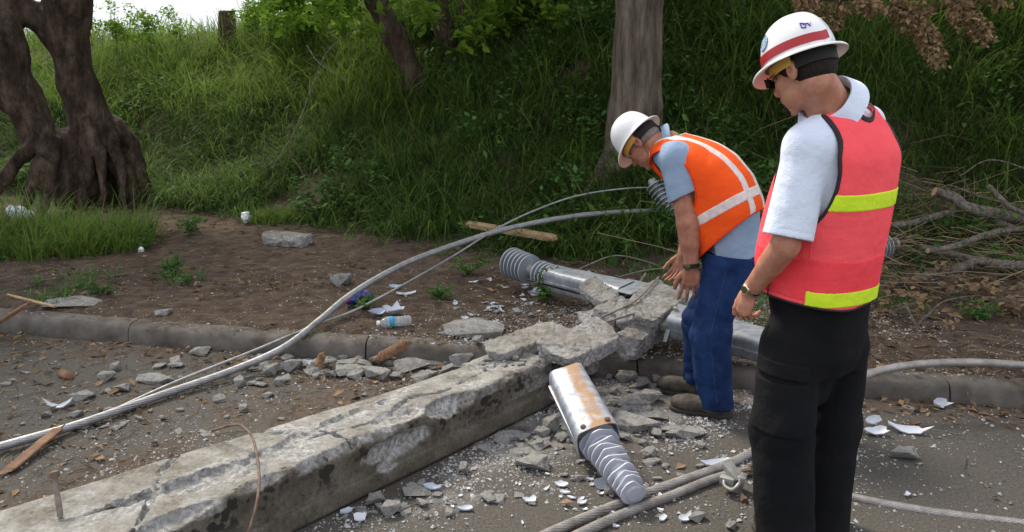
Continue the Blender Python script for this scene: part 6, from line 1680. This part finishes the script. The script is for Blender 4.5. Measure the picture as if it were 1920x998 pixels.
for i, (lab, l) in enumerate([('long thin stick behind the heap of branches, arching to the right edge', [(1790, 350, 6.9), (1850, 372, 6.8), (1960, 395, 6.6)]), ('thin bare twig rising to the upper right above the heap', [(1800, 330, 7.2), (1860, 300, 7.1), (1960, 330, 7.)]),
    ('long bowed twig lying over the dry leaves by the kerb at the right', [(1690, 640, 4.9), (1740, 590, 5.0), (1790, 560, 5.3), (1950, 545, 5.6)]), ('thin forked vine hanging over the kerb at the right', [(1700, 575, 5.0), (1745, 660, 4.7), (1810, 690, 4.25), (1815, 745, 3.98)]),
    ('pale thin stem curving over the verge right of the far insulator', [(1085, 505, 6.4), (1150, 480, 6.5), (1210, 490, 6.4), (1262, 510, 6.2)]), ('pale thin stem arching behind the far metal housing', [(1160, 520, 6.1), (1205, 508, 6.1), (1255, 502, 6.1)]),
    ('bare vine hanging down the grassy bank left of centre', [(690, 40, 9.6), (620, 90, 9.5), (590, 150, 9.4), (555, 240, 9.1), (510, 315, 8.9)]), ('curved bare twig crossing the hanging vine', [(575, 85, 9.5), (600, 120, 9.4), (650, 150, 9.3)]), ('dark exposed root on the dirt verge at left', [(160, 495, 7.3), (230, 470, 7.5), (330, 480, 7.3)])]):
    limb_obj(lab, PY(l), [.007, .006, .004] if i != 8 else [.012, .014, .008], m=M_rod if i in (4, 5) else M_branch, cut=False, name='thin_stick')
# bunches of dry orange leaves on the fallen twigs
for i, (a, b, n, lab) in enumerate([(1700, 555, 9, 'bunch of dry orange leaves beside the lower lime band of the pink vest'), (1770, 545, 11, 'brightest bunch of dry orange leaves in the middle of the right verge'), (1725, 600, 6, 'small clump of dry leaves just behind the kerb right of the trousers'), (1895, 590, 8, 'bunch of dry orange leaves at the right edge'), (1830, 565, 5, 'sparse bunch of dry leaves between two brighter bunches')]):
    c = on(a, b) + [0, 0, .08]; r = np.random.default_rng(i + 700); C = c + r.normal(0, 1, (n * 2, 3)) * [.12, .11, .05]
    db_ = root('dry_leaf_bunch', lab, 'dry leaves', c); V, F, A_ = leaves(C, 7, .06, .050, i + 50, val0=.6, drop=.3, sx=.6); mk('dry_leaves', V, F, M_dead, db_, False, attrs={'v': A_ * .8})
    V, F = merge([sweep(spline([c - [.2, 0, .03], (c + k_) / 2 + [0, 0, .03], k_], 4), .003, 4) for k_ in C[::2]]); mk('twig', V, F, M_branch, db_)
# ------------------------------------------------------------------ litter
M_shard = mat('white_porcelain', (.48, .51, .57), .35, col2=(.60, .62, .68), nscale=5, coat=.2); M_shard2 = mat('porcelain_blue_grey', (.36, .41, .50), .4)
def shard(a, b, w_px, lab, yaw=0., curve=.5, el=.45, tilt=.2, m=None, group=None, h=.0):
    p = on(a, b); f = p[1] * _c - (p[2] - CAMH) * _s; w = w_px * f / FPX / 2; r = np.random.default_rng(int(a * 7 + b)); n, k = (11, 6) if w_px > 24 else (6, 3); V = []
    rad = r.uniform(.75, 1.15, n); rad = r.uniform(.68, 1.15, n) if w_px > 24 else r.uniform(.45, 1.3, n)
    for s_ in (0, 1):
        for i in range(k):
            q_ = (i + .001) / (k - 1)
            for j in range(n):
                t = j * 6.283 / n; x_ = q_ * rad[j] * math.cos(t); y_ = q_ * rad[j] * math.sin(t) * el; V.append((x_ * w, y_ * w, w * (curve * (x_ * x_ * .8 + y_ * y_ * 2) + .05) - s_ * min(.006, w * .25)))
    F = []
    for s_ in (0, 1):
        for i in range(k - 1):
            for j in range(n):
                q_ = [s_ * k * n + i * n + j, s_ * k * n + i * n + (j + 1) % n, s_ * k * n + (i + 1) * n + (j + 1) % n, s_ * k * n + (i + 1) * n + j]; F.append(q_[::-1] if s_ == 0 else q_)
    for j in range(n): F.append([(k - 1) * n + j, (k - 1) * n + (j + 1) % n, k * n + (k - 1) * n + (j + 1) % n, k * n + (k - 1) * n + j])
    M = Matrix.Rotation(yaw, 3, 'Z') @ Matrix.Rotation(tilt, 3, 'X'); V = np.array(V) @ np.array(M).T
    V[:, 2] -= V[:, 2].min() ; V = V + p + [0, 0, .002 + h]; return tag(mk('porcelain_shard', V, F, m or M_shard, None, True, sharp=30), lab, 'shard', group)
for a in [(738, 590, 38, 'bright white cup-shaped shard just above the bottle', .3, .8, .75, .4), (705, 592, 46, 'bluish curved shard left of the white cup-shaped shard', .8, .9, .5, .5, M_shard2), (762, 553, 48, 'long thin white shard on the verge above the bottle', .35, .3, .22, .2), (742, 541, 26, 'small shard just above the long thin one', 0, .5, .5, .2, M_shard2),
          (572, 686, 36, 'white curved shard beside the rusty curled strip', .2, .6, .45, .4), (112, 766, 54, 'pale bluish curved strip of porcelain on the road at left', .15, .9, .28, .2), (1640, 815, 52, 'larger white saucer-like shard touching the black trousers', -.1, .7, .45, .3), (1632, 798, 36, 'second pale shard stacked behind the saucer-like one', .3, .7, .5, .6, None, None, .01), (1705, 812, 72, 'long white tongue-shaped shard on the asphalt right of the trousers', -.25, .5, .3, .25),
          (1672, 800, 18, 'tiny white splinter between the two larger shards', 0, .5, .4, .2), (1758, 762, 42, 'folded white shard lying in the gutter leaves', .3, .9, .5, .8), (1700, 930, 20, 'small white oval shard near the flat cable at right', .6, .4, .5, .1), (994, 942, 28, 'white angular shard on asphalt left of the insulator tip', 0, .4, .7, .1), (1052, 912, 32, 'small white shard left of the insulator ribs', -.3, .5, .45, .3),
          (1060, 926, 22, 'white chip under the small white shard', .2, .3, .7, .1), (812, 918, 42, 'smooth grey curved shard at the foot of the pole', -.2, .6, .4, .2, M_shard2), (675, 975, 30, 'angular white shard at the bottom edge by the pole', .4, .3, .7, .3), (650, 962, 34, 'bluish shard left of the angular white one', .7, .4, .4, .4, M_shard2), (873, 957, 34, 'bluish flat shard in the rubble at the bottom', 0, .4, .5, .1, M_shard2),
          (1130, 915, 50, 'pale bluish bowl fragment left of the insulator tip', .5, .8, .55, .5), (920, 655, 40, 'bluish white shard under the left slab', 1.1, .7, .4, 1.1), (992, 572, 20, 'small blue-white shard in front of the leafy weed', .7, .8, .5, .9), (1340, 872, 60, 'blue-grey disc fragment under the foreground cables', .1, .3, .45, .1, M_shard2), (1285, 975, 40, 'bright white shard below the foreground cables', .6, .4, .5, .2), (1035, 470, 34, 'white scrap on the verge above the far housing', -.5, .4, .3, .3), (1242, 975, 26, 'white chip below the foreground cables', .9, .3, .5, .2)]:
    shard(a[0], a[1], a[2], a[3], a[4], a[5], a[6], a[7], a[8] if len(a) > 8 else None, h=a[10] if len(a) > 10 else 0)
r = np.random.default_rng(61)
for i in range(44):
    a, b = r.normal(1100, 130), r.normal(925, 32)
    if b > 990 or b < 850 or a > 1350: continue
    shard(a, b, r.uniform(7, 20), 'tiny white porcelain chip on the asphalt around the near insulator', r.uniform(0, 3), .3, r.uniform(.4, .8), .1, group='chips of porcelain by the near insulator')
for i in range(36):
    a, b = r.normal(955, 55), r.normal(570, 26)
    shard(a, max(b, 515), r.uniform(7, 22), 'small white porcelain chip on the verge below the far insulator', r.uniform(0, 3), .4, r.uniform(.4, .8), .3, group='chips of porcelain by the far insulator')
# plastic bottle with blue label
p0, p1 = on(712, 616) + [0, 0, .036], on(768, 610) + [0, 0, .034]
bt_ = root('water_bottle', 'clear crumpled plastic water bottle with blue and green label on the verge behind the kerb', 'bottle', (p0 + p1) / 2 - [0, 0, .03])
M_pet = mat('clear_plastic', (.85, .88, .9), .08); M_pet.node_tree.nodes['Principled BSDF'].inputs['Transmission Weight'].default_value = .75; M_pet.node_tree.nodes['Principled BSDF'].inputs['IOR'].default_value = 1.2
ax = norm(p1 - p0); L_ = np.linalg.norm(p1 - p0); b0 = p0 - ax * .005
V, F = lathe(b0, ax, [(0, .013), (.012, .013), (.03, .026), (.055, .033), (.07, .034)] + [(.075 + i * .010, .034 - .0022 * (i % 2)) for i in range(int((L_ - .08) / .010))] + [(L_, .034), (L_ + .008, .028)], 24, shape=lambda th, i, r_: r_ * (1 - .06 * np.cos(2 * th + i * .3))); mk('bottle_body', V, F, M_pet, bt_)
V, F = lathe(b0 - ax * .012, ax, [(0, .013), (.001, .0155), (.016, .0155), (.018, .013)], 18); mk('cap', V, F, mat('white_cap', (.8, .8, .8), .4), bt_)
V, F = lathe(b0 + ax * .062, ax, [(0, .0335), (.001, .0355), (.040, .0355), (.041, .0335)], 24); mk('label', V, F, mat('blue_label', (.02, .22, .55), .3, col2=(.10, .50, .62), nscale=22, nthr=(.42, .55)), bt_)
V, F = lathe(b0 + ax * .075, ax, [(0, .0355), (.001, .0362), (.014, .0362), (.015, .0355)], 24); mk('label_stripe', V, F, mat('green_print', (.10, .42, .12), .4, col2=(.02, .22, .5), nscale=40, nthr=(.5, .55)), bt_)
# crumpled bags
def bag(c, h, M, seed, m, lab, name='plastic_bag', cat='bag', amp=.25):
    a_ = min(h); P = [ell(c, h, M)]
    V, F = sdf(P, max(a_ * .09, .004), 0, post=lambda P, d: d + a_ * amp * (1 - 2 * np.abs(vn((P - c) / a_ * .9, seed))) + a_ * amp * .45 * (1 - 2 * np.abs(vn((P - c) / a_ * 2.3, seed + 1))), margin=a_ * .4)
    return tag(mk(name, V, F, m), lab, cat)
M_bag = mat('white_plastic_film', (.72, .75, .80), .3, coat=.2, col2=(.60, .66, .72), nscale=12); M_bag.node_tree.nodes['Principled BSDF'].inputs['Subsurface Weight'].default_value = .2
c = U(38, 405, Y=7.9); bag(c, (.13, .10, .10), None, 5, M_bag, 'crumpled white plastic bag in the bright grass clump at far left'); bag(c + [-.10, .03, .05], (.06, .05, .06), None, 6, M_bag, 'small folded white plastic wrapper touching the crumpled bag at far left')
c = on(461, 418) + [0, 0, .06]; bag(c, (.055, .05, .065), None, 8, M_bag, 'small pale blue-white plastic bag left of the small grass clump')
c = on(265, 473) + [0, 0, .02]; bag(c, (.03, .025, .03), None, 9, M_bag, 'small white lump of litter beside the low weed at left')
def pat(m, nt, b, t, last):
    n, l = nt.nodes, nt.links; v = n.new('ShaderNodeTexNoise'); v.inputs['Scale'].default_value = 17; v.inputs['Detail'].default_value = 5; l.new(t.outputs['Object'], v.inputs['Vector'])
    r = n.new('ShaderNodeValToRGB'); r.color_ramp.interpolation = 'CONSTANT'; e = r.color_ramp.elements; e[0].color = (.03, .10, .42, 1); e[1].position = .47; e[1].color = (.02, .05, .28, 1)
    k = e.new(.53); k.color = (.48, .02, .22, 1); k = e.new(.60); k.color = (.05, .35, .38, 1); k = e.new(.66); k.color = (.45, .45, .5, 1); l.new(v.outputs['Fac'], r.inputs['Fac']); l.new(r.outputs['Color'], b.inputs['Base Color'])
M_pat = mat('printed_film', (.05, .1, .4), .35, coat=.2, extra=pat)
p0, p1 = on(640, 580) + [0, 0, .05], on(700, 560) + [0, 0, .05]
bag((p0 + p1) / 2, (.13, .06, .055), fr_(p0, p1, (0, 0, 1)), 11, M_pat, 'crumpled blue and pink printed packet lying under the long thick cable', 'printed_packet', 'packet', .22)
# rusty ribbed strip leaning on the kerb and curled rusty strips
def ribstrip(lab, pts, w, seed, ribs=True, m=None):
    p = spline(pts, 14); n = len(p); T = np.gradient(p, axis=0); T /= np.linalg.norm(T, axis=1)[:, None]; up = np.array([.1, -.75, .65]); S_ = np.cross(T, up); S_ /= np.linalg.norm(S_, axis=1)[:, None]; N_ = np.cross(S_, T)
    V = []; th = np.linspace(-1.3, 1.3, 9); sl = np.concatenate([[0], np.cumsum(np.linalg.norm(np.diff(p, axis=0), axis=1))])
    tap = np.clip(np.minimum(np.arange(n), np.arange(n)[::-1]) / (n * .18), .35, 1)
    for o_ in (0, -.004):
        for i in range(n):
            rr = w / 2 * tap[i]; h_ = (.006 * (np.sin(sl[i] * 2 * math.pi / .016) > 0) if ribs else 0) + o_
            V.append(p[i] + np.sin(th)[:, None] * rr * S_[i] + (np.cos(th) * rr * .6 + h_)[:, None] * N_[i])
    V = np.vstack(V); F = []; m_ = 9
    for s_ in (0, 1):
        for i in range(n - 1):
            for j in range(m_ - 1):
                q_ = [s_ * n * m_ + i * m_ + j, s_ * n * m_ + i * m_ + j + 1, s_ * n * m_ + (i + 1) * m_ + j + 1, s_ * n * m_ + (i + 1) * m_ + j]; F.append(q_ if s_ else q_[::-1])
    for i in range(n - 1):
        for j in (0, m_ - 1): F.append([i * m_ + j, (i + 1) * m_ + j, n * m_ + (i + 1) * m_ + j, n * m_ + i * m_ + j])
    return tag(mk('rusty_strip', V, F, m or M_rust2), lab, 'scrap')
M_rust2 = mat('orange_rust', (.10, .050, .026), .9, col2=(.24, .135, .075), nscale=30, bump=.3, bscale=120, bdist=.003)
ribstrip('orange-rusty curved ribbed strip leaning on the kerb near the bottle', [U(700, 676, z=.03), U(728, 664, z=.09), U(750, 652, z=.14), U(771, 641, z=.17)], .07, 1)
ribstrip('curled smooth rusty strip standing in the gutter left of the pile', [U(603, 696, z=.01), U(598, 684, z=.04), U(602, 672, z=.07), U(610, 660, z=.11)], .05, 2, False)
ribstrip('flat rusty-orange curled scrap on the road right of the roundish chunk', [U(112, 698, z=.01), U(124, 703, z=.03), U(138, 706, z=.01)], .05, 3, False)
c = on(1701, 771); V, F = lathe(c, (0.1, 0, 1), [(0, .012), (0, .030), (.022, .030), (.022, .012)], 24); F = F[:-2]; n_ = 24; F += [[3 * n_ + j, 3 * n_ + (j + 1) % n_, (j + 1) % n_, j] for j in range(n_)]
tag(mk('metal_washer', V, F, M_rod), 'thick dark ring lying on the asphalt by the gutter right of the trousers', 'washer')
o = sweep(spline([on(1810, 860) + [0, 0, .01], on(1805, 880) + [0, 0, .015], on(1815, 893) + [0, 0, .01]], 5), .003, 5); tag(mk('thin_stick', o[0], o[1], M_branch), 'short curved twig alone on the asphalt at the right', 'branch')
o = sweep(spline([on(1670, 800) + [0, 0, .01], on(1740, 812) + [0, 0, .02], on(1803, 822) + [0, 0, .015]], 5), .0035, 5); tag(mk('thin_stick', o[0], o[1], M_branch), 'long straight twig on the asphalt behind the tongue-shaped shard', 'branch')
